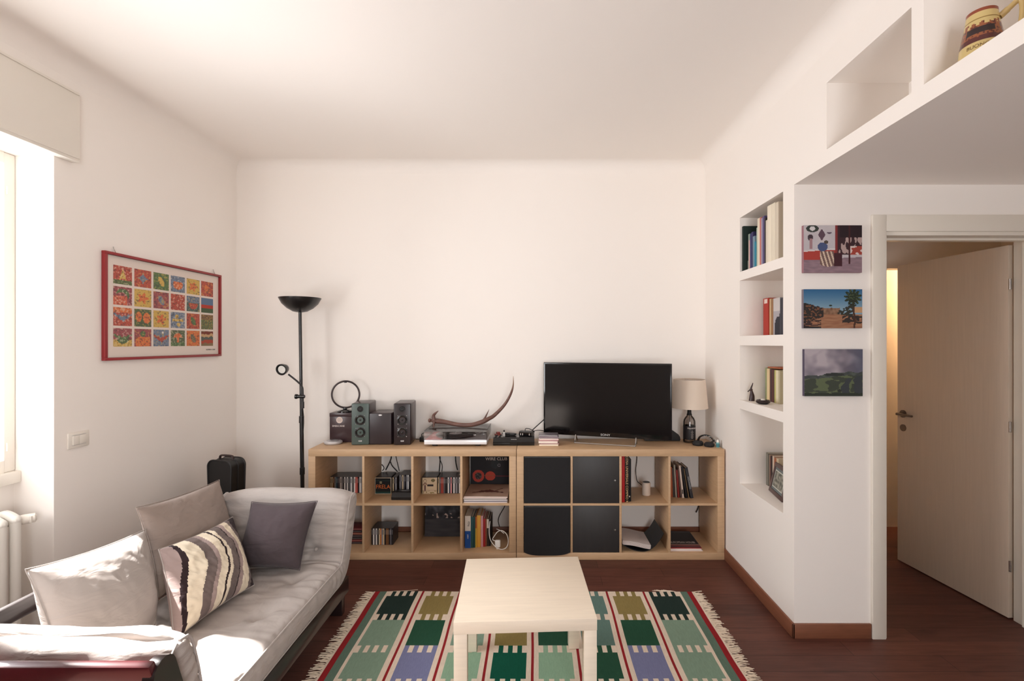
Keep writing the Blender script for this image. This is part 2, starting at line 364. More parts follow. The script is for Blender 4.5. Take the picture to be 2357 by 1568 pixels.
# dark door fronts with key (part of the right unit)
for z0 in (.05, .403):
    a, b = comp(XB, 1); m = MB(); m.box(a+.001, b-.001, 3.508, 3.524, z0+.001, z0+.336, bev=.001)
    dd = m.build('door', mat('black_brown_veneer', (46, 44, 44), .5, var=.08, scale=6, stretch=(6, 1, 1)), sB, world=True)
    m = MB(); c = (b-.032, z0+.337*.49)
    m.tube([(c[0], 3.509, c[1]), (c[0], 3.503, c[1])], .007, n=14); m.box(c[0]-.0015, c[0]+.0015, 3.490, 3.505, c[1]-.009, c[1]+.007, bev=.0008)
    m.build('key', CHROME, dd, world=True)
BOXM = mat('black_fabric', (19, 17, 19), .9, sheen=.2, bump=.3, bscale=500)
def insert(z0, sag, label):
    a, b = comp(XB, 0); m = MB(); a += .004; b -= .004; n = 14
    pr = [(a+.004, z0+.002+0)] + [(lerp(a, b, k/n), z0+.002) for k in range(1, n)] + [(b-.004, z0+.002)] + [(b, z0+.328), (a, z0+.328)]
    m.prism(pr, 3.507, 3.88, 'y')
    t = thing('storage_box', label, 'storage box', ((a+b)/2, 3.69, z0+.002)); m.build('box_body', BOXM, t, world=True)
    m = MB(); n = 24; fr = []
    for k in range(n+1):
        u = k/n; x = lerp(a, b, u); s_ = math.sin(math.pi*u); fr.append((x, z0+.003-sag*(1-(2*u-1)**4)*1.0))
    poly = fr + [(b, z0+.328), (a, z0+.328)]; m.prism(poly, 3.4995-.002, 3.5065, 'y'); m.build('front_panel', BOXM, t, world=True, smooth=20)
insert(.405, 0, 'black fabric storage box filling the upper cubby left of the dark doors')
insert(.052, .022, 'black fabric storage box with a sagging lower edge, bottom cubby left of the dark doors')

# ---- coffee table
t = thing('coffee_table', 'square pale birch coffee table standing on the striped rug', 'coffee table', (-.057, 2.227, 0), R(2.9))
t.location.z = .007
m = MB(); m.box(-.285, .285, -.285, .285, .395, .443, bev=.0012); m.build('tabletop', BIRCHT, t)
for sx in (-1, 1):
    for sy in (-1, 1):
        m = MB(); m.box(sx*.258-.026, sx*.258+.026, sy*.258-.026, sy*.258+.026, 0, .395, bev=.0012); m.build('leg', BIRCHT, t)

# ---- kilim rug
def rug():
    SG = (128, 152, 134); DG = (44, 80, 62); BKG = (42, 56, 52); OL = (140, 124, 78); BL = (120, 124, 158); TE = (98, 124, 116); MI = (140, 172, 146); DT = (24, 84, 66); CR = (222, 206, 188); RD = (146, 42, 46); GB = (98, 120, 106)
    per, xc = .2275, -.02
    cols = []                                  # (x0, x1, index)
    lines = [xc+per*k for k in range(-3, 4)]
    L0 = lines[0]-.032-.180; L1 = lines[-1]+.032+.180
    blocks = [(L0, lines[0]-.032)] + [(lines[i]+.030, lines[i+1]-.030) for i in range(6)] + [(lines[-1]+.032, L1)]
    rows = [('c', .055, 0), ('b', .20, 0), ('c', .058, 0), ('b', .231, 1), ('c', .057, 2), ('b', .191, 2), ('c', .057, 2), ('b', .23, 3), ('c', .057, 4), ('b', .20, 4), ('c', .055, 4)]
    colr = [[BKG, OL, TE, DG, OL, TE, OL, BKG], [SG, DG, SG, OL, DG, TE, DG, SG], [SG, BL, MI, DT, MI, DG, BL, SG], [TE, OL, DG, SG, OL, DT, SG, DG], [BL, SG, DG, OL, MI, BL, DG, SG]]
    Y1 = 3.046; xl, xr = L0-.016-.042-.030-.010, L1+.016+.042+.030+.010
    xe = {xl, xr}
    for a in (L0, L0-.016, L0-.058, L0-.088, L1, L1+.016, L1+.058, L1+.088): xe.add(a)
    for l in lines: xe |= {l-.0065, l+.0065}
    for i, (a, b) in enumerate(blocks):
        n = 8 if i in (0, 7) else 7
        for k in range(n+1): xe.add(lerp(a, b, k/n))
    xe = sorted(xe); ys = [Y1]
    bands = []
    for kind, h, r in rows:
        n = max(1, round(h/.028)); y = ys[-1]
        for k in range(n): ys.append(y-h*(k+1)/n); bands.append((kind, r))
    def colour(x, band):
        kind, r = band
        if x < L0-.088 or x > L1+.088: return CR
        if x < L0-.058 or x > L1+.058: return RD
        if x < L0-.016 or x > L1+.016: return GB
        for l in lines:
            if abs(x-l) < .0065: return RD
        for i, (a, b) in enumerate(blocks):
            if a < x < b:
                c = colr[r][i]
                if kind == 'b': return c
                if i == 0: return CR if int((x-a)/(b-a)*8) % 2 == 0 else c
                if i == 7: return CR if int((b-x)/(b-a)*8) % 2 == 0 else c
                k = int((x-a)/(b-a)*7)
                return c if (k % 2 == 0) == (c in (BL, SG)) else CR
        return CR
    m = MB(); nx, ny = len(xe), len(ys); wob = lambda y: .004*nz(y*3, 5)
    def hz(x, y): return .0055 + .0012*nz(x*5, y*5)
    for y in ys:
        for x in xe: m.v.append(Vector((x + .005*nz(y*4, x*1.2), y + .006*nz(x*2, y), hz(x, y))))
    for j in range(ny-1):
        for i in range(nx-1):
            a = j*nx+i; m.f.append([a, a+1, a+nx+1, a+nx]); m.c.append(colour((xe[i]+xe[i+1])/2, bands[j]))
    m.hc = True
    loop = [j for j in range(nx)] + [j*nx+nx-1 for j in range(1, ny)] + [(ny-1)*nx+i for i in range(nx-2, -1, -1)] + [j*nx for j in range(ny-2, 0, -1)]
    k = len(m.v); m.v += [Vector((m.v[i].x, m.v[i].y, .0008)) for i in loop]; n = len(loop)
    for q in range(n): m.f.append([loop[q], loop[(q+1) % n], k+(q+1) % n, k+q]); m.c.append(CR)
    t = thing('kilim_rug', 'flat-woven wool rug of green, blue and olive blocks with red lines and fringed ends', 'rug', ((xl+xr)/2, (Y1+ys[-1])/2, 0))
    m.build('rug_field', RUGM, t, world=True)
    for sx, x in ((-1, xl), (1, xr)):
        m = MB(); y = Y1-.004
        while y > ys[-1]:
            for q in range(2):
                y0 = y+random.uniform(-.004, .004); L_ = random.uniform(.035, .066); dy = random.uniform(-.014, .022)
                xx = x + .005*nz(y0*4, x*1.2)
                p = spline([(xx-sx*.003, y0, .003), (xx+sx*L_*.45, y0+dy*.5+random.uniform(-.004, .004), random.uniform(.002, .007)), (xx+sx*L_, y0+dy, .0022)], 3)
                m.tube(p, [.0021]*(len(p)-2)+[.0019, .0012], n=4)
            y -= .0078
        tag(m.build('fringe', CREAM, t, world=True, merge=False), kind='stuff')
    for cpts in ([(L0+.00, Y1+.002, .004), (L0+.06, Y1+.012, .003), (L0+.11, Y1+.016, .003), (L0+.17, Y1+.03, .002)],):
        m = MB(); m.tube(spline(cpts, 4), .0014, n=4); m.build('loose_thread', CREAM, t, world=True)
    m = MB()
    for q in range(7):
        a = L1-.14+q*.014; m.tube(spline([(a+.05, Y1-.002, .004), (a+.02, Y1+.012, .004), (a-.012, Y1+.018+q % 3*.004, .003)], 3), .0014, n=4)
    m.build('loose_thread', CREAM, t, world=True)
rug()

# ---- futon sofa
sofa = thing('futon_sofa', 'dark wooden futon sofa with a grey beige mattress folded up into armrests', 'sofa', (-1.40, 2.14, 0))
X0, X1 = -1.76, -1.06
def mattress():
    key = [(1.425, .695), (1.475, .545), (1.525, .38), (1.590, .304), (1.74, .296), (2.14, .298), (2.52, .296), (2.665, .302), (2.728, .37), (2.775, .55), (2.812, .712)]
    pts = spline([(0, y, z) for y, z in key], 28); n = len(pts); T = .062; nw = 46
    L = [0]
    for i in range(1, n): L.append(L[-1] + (pts[i]-pts[i-1]).length)
    m = MB(); ring = []
    def tuft(s, w):
        d = 0
        for k in range(1, 6):
            sc = L[-1]*k/6 + .01
            for wc in (-.19, .19):
                r = math.hypot((s-sc)*1.0, w-wc); an = math.atan2(w-wc, s-sc); d += math.exp(-(r/.035)**2)*.030 + math.exp(-(r/.12)**2)*(.014+.005*math.sin(an*6+k*2+wc*9))
        return d
    # superellipse ring across width/thickness
    prof = []
    for k in range(nw*2):
        a = 2*math.pi*k/(nw*2); c, s_ = math.cos(a), math.sin(a); e = .26
        prof.append((math.copysign(abs(c)**e, c), math.copysign(abs(s_)**.42, s_)))
    # resample prof so points are spread over the width
    prof = []
    N1 = 40
    for k in range(N1+1):
        u = -1+2*k/N1; prof.append((u, 1))
    for k in range(1, 6): prof.append((1, 1-2*k/6))
    for k in range(N1+1): prof.append((1-2*k/N1, -1))
    for k in range(1, 6): prof.append((-1, -1+2*k/6))
    M_ = len(prof); HW = (X1-X0)/2; xc = (X0+X1)/2
    for i, p in enumerate(pts):
        t = (pts[min(i+1, n-1)]-pts[max(i-1, 0)]).normalized(); nrm = Vector((0, -t.z, t.y))
        end = min(1, min(L[i], L[-1]-L[i])/.062); tp = T*(.10+.90*math.sqrt(max(0, 1-(1-end)**2)))
        for (u, v) in prof:
            w = u*HW; edge = (1-abs(u))*HW
            th = tp*(.80+.20*math.sqrt(min(1, edge/.10)) + .22*math.exp(-((abs(u)-.72)/.35)**2))
            bul = .012*(1-v*v)*(1 if abs(u) == 1 else 0)
            off = th*v
            crease = 0
            if abs(v) == 1:
                off -= v*tuft(L[i], w)*(1 if v > 0 else .6)
                q = nz(L[i]*30, w*5, 3)*.005 + nz(L[i]*9, w*2.5, 9)*.010 + nz(L[i]*14+w*8, w*14, 5)*.004
                ed = math.exp(-edge/.09); q += ed*nz(L[i]*40, w*3, 1)*.011 + nz(L[i]*34, w*7, 21)*.0035
                # creases where the mattress folds
                for sc in (.33, L[-1]-.33): crease += math.exp(-((L[i]-sc+.02*nz(w*5, sc))/.018)**2)*(.012+.014*abs(nz(w*7, sc))) + math.exp(-((L[i]-sc-.045+.03*nz(w*4, sc+5))/.012)**2)*.009
                for k in range(1, 6):
                    sc = L[-1]*k/6+.01; crease += math.exp(-((L[i]-sc+.01*nz(w*6, k))/.012)**2)*.005*max(0, 1-abs(abs(w)-.19)/.14)
                off += v*(q-crease)
            wv = w + (bul+.009*nz(L[i]*36, v*2, 4))*(1 if u == 1 else -1 if u == -1 else 0)
            if abs(u) == 1 and abs(v) == 1: wv -= math.copysign(.006, u)
            ef = max(0, 1-min(L[i], L[-1]-L[i])/.30); outw = -t if L[i] < L[-1]/2 else t
            m.v.append(Vector((xc + wv*(1+.035*ef), p.y, p.z)) + nrm*(off + .012*ef*nz(w*5, L[i]*3, 8)) + outw*ef*ef*(.010*nz(w*5.5, .3, 12) - .030*(abs(u)**5) + .010))
    for i in range(n-1):
        for k in range(M_):
            m.f.append([i*M_+k, i*M_+(k+1) % M_, (i+1)*M_+(k+1) % M_, (i+1)*M_+k])
    for i in (0, n-1):     # end caps
        c = len(m.v); s_ = Vector((0, 0, 0))
        for k in range(M_): s_ += m.v[i*M_+k]
        ce = s_/M_; m.v.append(ce)
        for k in range(M_): m.f.append([c, i*M_+k, i*M_+(k+1) % M_])
    m.c = [None]*len(m.f)
    o = m.build('mattress', LINEN, sofa, world=True, smooth=60)
    sb = o.modifiers.new('s', 'SUBSURF'); sb.levels = 1; sb.render_levels = 1
    # piping along the two long top edges
    for sx, xx in ((1, X1+.001), (-1, X0-.001)):
        for v in (1, -1):
            pp = []
            for i in range(0, n, 5):
                p = pts[i]; t = (pts[min(i+1, n-1)]-pts[max(i-1, 0)]).normalized(); nrm = Vector((0, -t.z, t.y)); end = min(1, min(L[i], L[-1]-L[i])/.062); tp = T*(.10+.90*math.sqrt(max(0, 1-(1-end)**2)))
                ef = max(0, 1-min(L[i], L[-1]-L[i])/.30); outw = -t if L[i] < L[-1]/2 else t; pp.append(Vector((xc+(xx-xc)*(1+.035*ef), p.y, p.z))+nrm*v*tp*.80-outw*ef*ef*.020)
            mm = MB(); mm.tube(pp, .0042, n=6); mm.build('piping', LINEN, o, world=True)
    for k in range(1, 6):
        s0 = L[-1]*k/6+.01; i = min(range(n), key=lambda q: abs(L[q]-s0)); p = pts[i]; t = (pts[i+1]-pts[i-1]).normalized(); nrm = Vector((0, -t.z, t.y))
        for wc in (-.19, .19): mm = MB(); mm.ball(Vector((xc+wc, p.y, p.z))+nrm*(T*1.1-.040), .011, 10, 6); mm.build('tuft_button', LINEN, o, world=True)
mattress()
def rbox(m, x0, x1, a, b, w, col=None):
    """board in the YZ plane from a to b, width w, rounded top end"""
    a, b = Vector(a), Vector(b); t = (b-a).normalized(); s_ = Vector((-t.y, t.x)); poly = [a - s_*w/2, a + s_*w/2]
    for k in range(9):
        an = math.pi*k/8; poly.append(b + s_*math.cos(an)*w/2 + t*math.sin(an)*w/2)
    m.prism([(p.x, p.y) for p in poly], x0, x1, 'x')
for nm, ya, yb, sg in (('near', 1.535, 1.352, -1), ('far', 2.72, 2.895, 1)):
    for x in ((X1+.004, X0-.036) if sg < 0 else (X1-.105, X0+.02)):
        m = MB(); rbox(m, x, x+.032, (ya, .10), (yb, .645 if sg < 0 else .60), .082); m.build('arm_post', DWOOD, sofa, world=True, smooth=40)
    for z in ((.655, .55, .445) if sg < 0 else (.600, .50, .40)):
        f_ = (z-.10)/(.645-.10); y = lerp(ya, yb, f_) ; m = MB()
        an = math.atan2(yb-ya, .545); M_ = Matrix.Translation((0, y+sg*.024, z)) @ Matrix.Rotation(-an, 4, 'X')
        m.box(X0-.030 if sg < 0 else X0+.03, X1+.030 if sg < 0 else X1-.08, -.012, .012, -.038, .038, bev=.006, M=M_); m.build('arm_slat', MAHOG if sg < 0 else DWOOD, sofa, world=True)
m = MB(); m.box(X1-.034, X1-.004, 1.50, 2.78, .145, .232, bev=.004); m.build('side_rail', DWOOD, sofa, world=True)
m = MB(); m.box(X0+.004, X0+.034, 1.50, 2.78, .145, .232, bev=.004); m.build('side_rail', DWOOD, sofa, world=True)
for k in range(9):
    y = 1.60+k*.135; m = MB(); m.box(X0+.02, X1-.02, y, y+.06, .215, .233); m.build('seat_slat', DWOOD, sofa, world=True)
for y in (1.47, 2.78):
    for x in (X1-.13, X0+.05):
        m = MB(); m.box(x, x+.085, y, y+.045, 0, .235, bev=.004); m.build('leg', DWOOD, sofa, world=True)
    m = MB(); m.box(X0+.10, X1-.10, y+.008, y+.036, .05, .115, bev=.003); m.build('stretcher', DWOOD, sofa, world=True)
for y in (1.56, 2.12, 2.68):
    m = MB(); m.prism([(X0-.005, .16), (X0-.035, .16), (X0-.115, .60), (X0-.085, .60)], y-.025, y+.025, 'y'); m.build('back_post', DWOOD, sofa, world=True)
for z, xx in ((.60, -.088), (.46, -.063)):
    m = MB(); m.box(X0+xx-.014, X0+xx+.014, 1.42, 2.83, z-.032, z+.032, bev=.006); m.build('back_rail', DWOOD, sofa, world=True)

# ---- cushions
def pillow(name, label, BL_, BR_, TR_, TL_, T, mt, n=34, fn=None, seed=0, sag=.02, wr=1.0, bow=.035, group=None):
    c = [Vector(p) for p in (BL_, BR_, TR_, TL_)]; m = MB(); sheets = []
    nrm0 = ((c[1]-c[0]).cross(c[3]-c[0])).normalized()
    for side in (1, -1):
        base = len(m.v); sheets.append(base)
        for j in range(n+1):
            for i in range(n+1):
                u, v = i/n, j/n; a, b = 2*u-1, 2*v-1
                uu = u - math.copysign(bow, a)*abs(a)*(1-b*b)*1.0; vv = v - math.copysign(bow, b)*abs(b)*(1-a*a)
                p = c[0]*(1-uu)*(1-vv) + c[1]*uu*(1-vv) + c[2]*uu*vv + c[3]*(1-uu)*vv
                f = (max(0, (1-a*a)*(1-b*b)))**.52
                bot = 1+.25*(1-v)
                h = T*.5*f*bot
                w = (nz(a*2.2+seed, b*2.2, seed)*.008 + nz(a*7+b*5+seed, b*3-a*2.5, seed+3)*.005 + nz(a*14+b*9, b*5-a*4, seed+6)*.003)*wr*min(1, f*1.6)
                # stretch folds running in from the corners
                for ca, cb in ((-1, -1), (1, -1), (1, 1), (-1, 1)):
                    da, db = a-ca, b-cb; r = math.hypot(da, db); an = math.atan2(db, da); w += math.exp(-r/.40)*math.sin(an*13+seed)*.0035*wr*min(1, f*2.5)
                m.v.append(p + nrm0*side*(h) + nrm0*w*(1 if side > 0 else .6) - Vector((0, 0, sag*(1-f)*0)))
        for j in range(n):
            for i in range(n):
                a_ = base+j*(n+1)+i; q = [a_, a_+1, a_+n+2, a_+n+1]; m.f.append(q); m.c.append(fn((i+.5)/n, (j+.5)/n) if fn else None)
    if fn: m.hc = True
    # weld the rims
    rim = [(i, 0) for i in range(n)] + [(n, j) for j in range(n)] + [(n-i, n) for i in range(n)] + [(0, n-j) for j in range(n)]
    for i, j in rim:
        a_, b_ = sheets[0]+j*(n+1)+i, sheets[1]+j*(n+1)+i; av = (m.v[a_]+m.v[b_])/2; m.v[a_] = av.copy(); m.v[b_] = av.copy()
    t_loc = (c[0]+c[1])/2; t = thing(name, label, 'cushion', t_loc, group=group)
    o = m.build('cushion_cover', mt, t, world=True, smooth=75); 
    if not fn: sb = o.modifiers.new('s', 'SUBSURF'); sb.levels = 1; sb.render_levels = 1
    mm = MB(); pp = [m.v[sheets[0]+j*(n+1)+i] for i, j in rim]; mm.tube(pp, .0020, n=6, closed=True)
    mm.build('piping', mt if not fn else LINEN, o, world=True)
    return t
pillow('cushion', 'large grey beige cushion in the sun, leaning on the back rail near the window',
       (-1.545, 1.61, .385), (-1.575, 2.03, .385), (-1.755, 2.20, .715), (-1.775, 1.70, .765), .20, LINEN, seed=1, wr=.8)
pillow('cushion', 'taupe grey cushion leaning on the back rail behind the striped one',
       (-1.66, 2.15, .42), (-1.655, 2.685, .455), (-1.80, 2.78, .775), (-1.79, 2.19, .815), .16, TAUPE, seed=4, wr=1.0)
def stripes(u, v):
    CRM = (226, 214, 192); GR = (112, 100, 97); MV = (160, 142, 138); DK = (50, 38, 40)
    x = u + .045*math.sin(v*5.5+u*3) + .03*nz(u*3, v*2.5, 2)
    for e, c in ((.07, MV), (.115, DK if v > .0 else MV), (.13, CRM), (.255, CRM), (.27, CRM), (.385, GR), (.435, MV), (.475, CRM), (.53, CRM), (.555, DK), (.60, CRM), (.70, GR), (.715, DK), (.775, MV), (.80, CRM), (.88, CRM), (.93, GR), (2, DK)):
        if x < e:
            if c == DK and .10 < x < .12 and False: return CRM
            return c
pillow('cushion', 'cushion with wavy cream, grey and mauve stripes on the sofa seat',
       (-1.43, 1.93, .375), (-1.36, 2.36, .385), (-1.60, 2.58, .635), (-1.62, 2.10, .665), .17, CLOTHP, n=120, fn=stripes, seed=7, wr=1.0)
pillow('cushion', 'plain dark grey cushion leaning against the far armrest',
       (-1.565, 2.535, .385), (-1.225, 2.535, .375), (-1.18, 2.64, .70), (-1.535, 2.64, .695), .17, DARKC, seed=11, wr=.8)

# ---- torchiere floor lamp with reading arm
fl = thing('floor_lamp', 'tall black floor lamp with upturned bowl and a small reading arm', 'floor lamp', (-1.755, 3.66, 0))
def lz(z): return (-1.755 + (1.88-z)*0 + .0*z, 3.66)
tx = lambda z: -1.742 - (z)*.0135
m = MB(); m.lathe([(0, 0), (.105, 0), (.108, .006), (.104, .016), (.04, .024), (.016, .034), (.0, .034)], (-1.745, 3.66, 0), 40); m.build('lamp_base', METB, fl, world=True)
m = MB(); m.tube([(tx(.03), 3.66, .03), (tx(1.0), 3.66, 1.0)], .0145, 14); m.tube([(tx(1.0), 3.66, 1.0), (tx(1.80), 3.66, 1.80)], .0115, 14)
for z in (.985, .60): m.tube([(tx(z), 3.66, z-.03), (tx(z), 3.66, z+.02)], .018, 14)
m.build('pole', METB, fl, world=True)
zb_ = 1.78; m = MB(); prof = [(.004, 0), (.02, 0), (.05, .006), (.09, .030), (.125, .064), (.146, .104), (.147, .108), (.143, .108), (.121, .068), (.087, .036), (.045, .013), (.0, .010)]
m.lathe(prof, (tx(1.8), 3.66, zb_), 48); m.build('lamp_bowl', METB, fl, world=True)
m = MB(); m.lathe([(0, 0), (.018, 0), (.018, .03), (0, .03)], (tx(1.8), 3.66, zb_+.012), 14); m.build('bulb_socket', BLACKM, fl, world=True)
def fp(x, y, dd=0): v = px(x, y, 3.62+dd); return v
arm = spline([fp(697, 935), fp(697, 905), fp(695, 890), fp(684, 878), fp(664, 862)], 6)
m = MB(); m.tube(arm, .0065, 10); m.tube([fp(697, 940), fp(697, 925)], .010, 12); m.tube([fp(683, 913), fp(701, 913)], .013, 12); m.tube([fp(680, 913), fp(684, 913)], .018, 12); m.build('reading_arm', METB, fl, world=True)
hc = fp(651, 850, -.02); dirv = (Vector((-.1, -1, -.18))).normalized(); q = dirv.to_track_quat('Z', 'Y').to_matrix().to_4x4(); MH = Matrix.Translation(hc) @ q
m = MB(); m.lathe([(.0, -.045), (.018, -.045), (.030, -.03), (.040, .0), (.042, .02), (.037, .02), (.030, .004), (.0, .0)], (0, 0, 0), 28, M=MH); m.build('lamp_head', METB, fl, world=True)
m = MB(); m.lathe([(0, .004), (.026, .004), (.0285, .014), (.0, .016)], (0, 0, 0), 24, M=MH); m.build('bulb', mat('frosted_bulb', (222, 220, 214), .2), fl, world=True)
m = MB(); m.tube(spline([fp(697, 940), fp(699, 965), fp(698, 990), fp(694, 1020), fp(697, 1050), fp(699, 1075), fp(694, 1100), fp(693, 1130, .02)], 5), .003, 6); m.build('cord', BLACKM, fl, world=True)

# ---- dark instrument case in the corner
t = thing('instrument_case', 'black hard carrying case standing upright in the corner behind the sofa', 'case', (-2.10, 3.32, 0), R(-14))
m = MB(); n = 10; prof = []
w, h, r = .096, .765, .045
for cx, cz, a0 in ((w-r, h-r, 0), (-(w-r), h-r, 90), (-(w-r), r*.5, 180), (w-r, r*.5, 270)):
    rr = r if cz > .3 else r*.5
    for k in range(n+1):
        a = R(a0+90*k/n); prof.append((cx+math.cos(a)*rr*(1 if cz > .3 else 1), cz+math.sin(a)*rr))
m.prism(prof, -.055, .055, 'y'); m.build('case_shell', mat('black_shell', (17, 16, 17), .45), t, smooth=30)
m = MB()
for y in (-.0555, .0555): m.tube([(x, y, z) for x, z in prof], .006, 6, closed=True)
m.tube([(x*1.01, 0, z) for x, z in prof], .004, 6, closed=True); m.build('edge_trim', BLACKM, t)
m = MB(); m.tube(spline([(-.055, 0, h-.004), (-.05, 0, h+.018), (-.03, 0, h+.024), (.03, 0, h+.024), (.05, 0, h+.018), (.055, 0, h-.004)], 4), .009, 10, flat=.7); m.build('handle', mat('brown_black_leather', (52, 36, 34), .5), t)
for z in (.66, .30):
    m = MB(); m.box(-.110, -.094, -.018, .018, z-.022, z+.022, bev=.003); m.box(-.116, -.108, -.008, .008, z-.006, z+.020, bev=.002); m.build('latch', CHROME, t)

# ---- radiator under the window
t = thing('radiator', 'white column radiator in the recess under the window', 'radiator', (-2.48, 1.92, 0))
m = MB(); ys_ = [2.298-k*.062 for k in range(11)]
for y in ys_:
    for x in (-2.535, -2.445):
        m.tube([(x, y, .12), (x, y, .72)], .021, 12)
    for z in (.12, .72):
        p = spline([(-2.535, y, z), (-2.49, y, z+(.022 if z > .5 else -.022)), (-2.445, y, z)], 5); m.tube(p, .023, 10)
        m.ball((-2.535, y, z), .0235, 10, 8); m.ball((-2.445, y, z), .0235, 10, 8)
m.tube([(-2.49, ys_[-1]-.02, .70), (-2.49, ys_[0]+.03, .70)], .016, 10); m.tube([(-2.49, ys_[-1]-.02, .13), (-2.49, ys_[0]+.03, .13)], .016, 10)
m.build('radiator_columns', mat('radiator_enamel', (230, 226, 218), .35), t, world=True)
m = MB(); m.tube([(-2.49, 2.32, .70), (-2.49, 2.345, .70)], .012, 12); m.tube([(-2.49, 2.325, .70), (-2.49, 2.337, .70)], .018, 6); m.tube([(-2.49, 2.345, .70), (-2.58, 2.345, .70), (-2.609, 2.345, .70)], .009, 10); m.build('valve', CHROME, t, world=True)
m = MB(); m.tube([(-2.47, 2.335, .705), (-2.455, 2.35, .705), (-2.43, 2.375, .705), (-2.425, 2.38, .705)], [.020, .024, .022, .012], 18)
for k in range(2): m.box(-2.428+0, -2.418, 2.345+k*.016, 2.351+k*.016, .69, .72)
m.build('thermostat_knob', WHITE, t, world=True)
m = MB(); m.tube([(-2.49, ys_[-1]-.02, .13), (-2.49, ys_[-1]-.06, .13), (-2.49, ys_[-1]-.06, .0)], .010, 8); m.build('pipe', WHITE, t, world=True); m = MB()
m.tube([(-2.49, ys_[0]+.03, .13), (-2.49, ys_[0]+.05, .10), (-2.49, ys_[0]+.05, .0)], .010, 8); m.build('pipe', WHITE, t, world=True)

# ---- light switch
t = thing('light_switch', 'white wall switch plate on the wall beside the window', 'light switch', (XL, 2.572, 1.044), R(90))
m = MB(); m.box(-.059, .059, -.009, 0, -.041, .041, bev=.004); m.build('cover_plate', WHITE, t)
m = MB(); m.box(-.036, -.001, -.0125, -.008, -.024, .024, bev=.0015); m.build('switch_button', WHITE, t)
m = MB(); m.box(.001, .036, -.0125, -.008, -.024, .024, bev=.0015); m.build('switch_button', WHITE, t)
for z_ in (.0245, -.0265): m = MB(); m.box(-.040, .040, -.0098, -.008, z_, z_+.002); m.build('mounting_strip', SILVER, t)
# ================================================================== pictures on the walls
def hsh(a, b): return random.Random(a*7919+b*104729).random()
def n2(u, v, s, k): return nz(u*s+k*13.7, v*s-k*7.1, k*3.3)
# poster: 24 small generic paintings
TILES = ["tri", "star", "leafy", "bowl", "bloom", "pear", "bird", "pot", "shell", "speck", "hills", "beach", "wing", "fruit", "leaf", "dots", "worm", "fern", "wing2", "apple", "moth", "mush", "owl", "band"]
RD_, BLU, GRN, YEL, ORG, MAG = (176, 62, 48), (96, 118, 146), (70, 104, 58), (206, 168, 74), (214, 98, 48), (146, 62, 70)
BG = [RD_, RD_, GRN, BLU, YEL, RD_, MAG, YEL, MAG, RD_, (60, 92, 88), RD_, RD_, (64, 84, 52), YEL, BLU, RD_, (110, 78, 46), MAG, MAG, BLU, (74, 92, 62), ORG, (134, 112, 82)]
FG = [YEL, BLU, YEL, ORG, ORG, ORG, GRN, ORG, BLU, MAG, RD_, BLU, BLU, ORG, ORG, YEL, GRN, GRN, GRN, ORG, RD_, ORG, (96, 92, 74), RD_]
def tile(k, u, v):
    x, y = 2*u-1, 2*v-1; s = TILES[k]; bg, fg = BG[k], FG[k]; r = math.hypot(x, y); inside = False
    if s == 'tri': inside = abs(x) < .42*(.75-y)*.75 and y < .7 and not (y < -.35 and abs(x) < .2)
    elif s == 'star': inside = abs(x)**.55+abs(y)**.55 < .92
    elif s in ('leafy', 'pear', 'shell', 'worm', 'owl'): a = .5; xx = x*math.cos(a)+y*math.sin(a); yy = -x*math.sin(a)+y*math.cos(a); inside = (xx/.32)**2+(yy/.62)**2 < 1
    elif s in ('bowl', 'mush'): inside = (y < .3 and r < .68) if s == 'bowl' else ((y > .05 and r < .62) or (abs(x) < .16 and -.7 < y < .1))
    elif s in ('bloom', 'pot', 'leaf'): an = math.atan2(y, x); inside = r < .5+.17*math.sin(an*5+1.5)
    elif s in ('bird', 'apple'):
        if s == 'bird': inside = (x+.0)**2+(y-.1)**2 < .5 and (x+.12)**2+(y+.25)**2 > .42
        else: inside = y < .1 and abs(x) < .85
    elif s in ('wing', 'wing2', 'moth'): inside = abs(y - abs(x)*.55+.25) < .30*(1-abs(x)*.75)+.06*math.sin(x*14)
    elif s == 'hills': inside = y < .1 and r < .7
    elif s == 'beach': return BLU if y > .1 else (RD_ if y > -.35 else (78, 96, 70))
    elif s == 'fruit': inside = (x-.45)**2*2+y**2 < .4 or (x+.5)**2*3+(y-.1)**2 < .35
    elif s == 'dots': inside = (x+.15)**2+(y-.45)**2 < .06 or (x-.1)**2+(y+.55)**2 < .07; fg = YEL if inside else fg; inside = inside or (abs(y) < .16 and abs(x) < .75)
    elif s == 'fern': inside = abs(math.sin(x*9+y*2)) > .55 and y < .3
    elif s == 'band': return [(134, 112, 82), (170, 76, 58), (92, 98, 92), (196, 160, 120), (120, 60, 48)][int(v*5+n2(u, v, 4, k)*.6) % 5]
    c = fg if inside else bg
    if k in (0, 2, 21) and y < -.55: c = GRN if k else (74, 96, 50)
    if k == 6 and not inside and y < -.0 and x < .45: c = (206, 84, 58)
    if k == 12 and y > .45: c = ORG
    if k == 18 and y < -.2: c = YEL if r > .7 else GRN
    if k == 19 and (x*1.1)**2+(y-.45)**2 < .12: c = GRN
    if k in (10, 20) and (x-.2)**2+(y-.65)**2 < .02: c = (232, 230, 222)
    if k in (10,) and y > .15: c = BLU
    q = n2(u, v, 9, k) + .6*n2(u, v, 19, k+9)
    if q > .34: c = mixc(c, YEL if k % 3 else (226, 214, 190), .55)
    elif q < -.34: c = mixc(c, (40, 36, 40), .45)
    return mixc(c, (206, 186, 172), .22)
fr = thing('framed_poster', 'framed poster of twenty-four small bright paintings in a thin red frame', 'poster', (XL, 3.2125, 1.452), R(90))
PW, PH = 1.003, .612
m = MB()
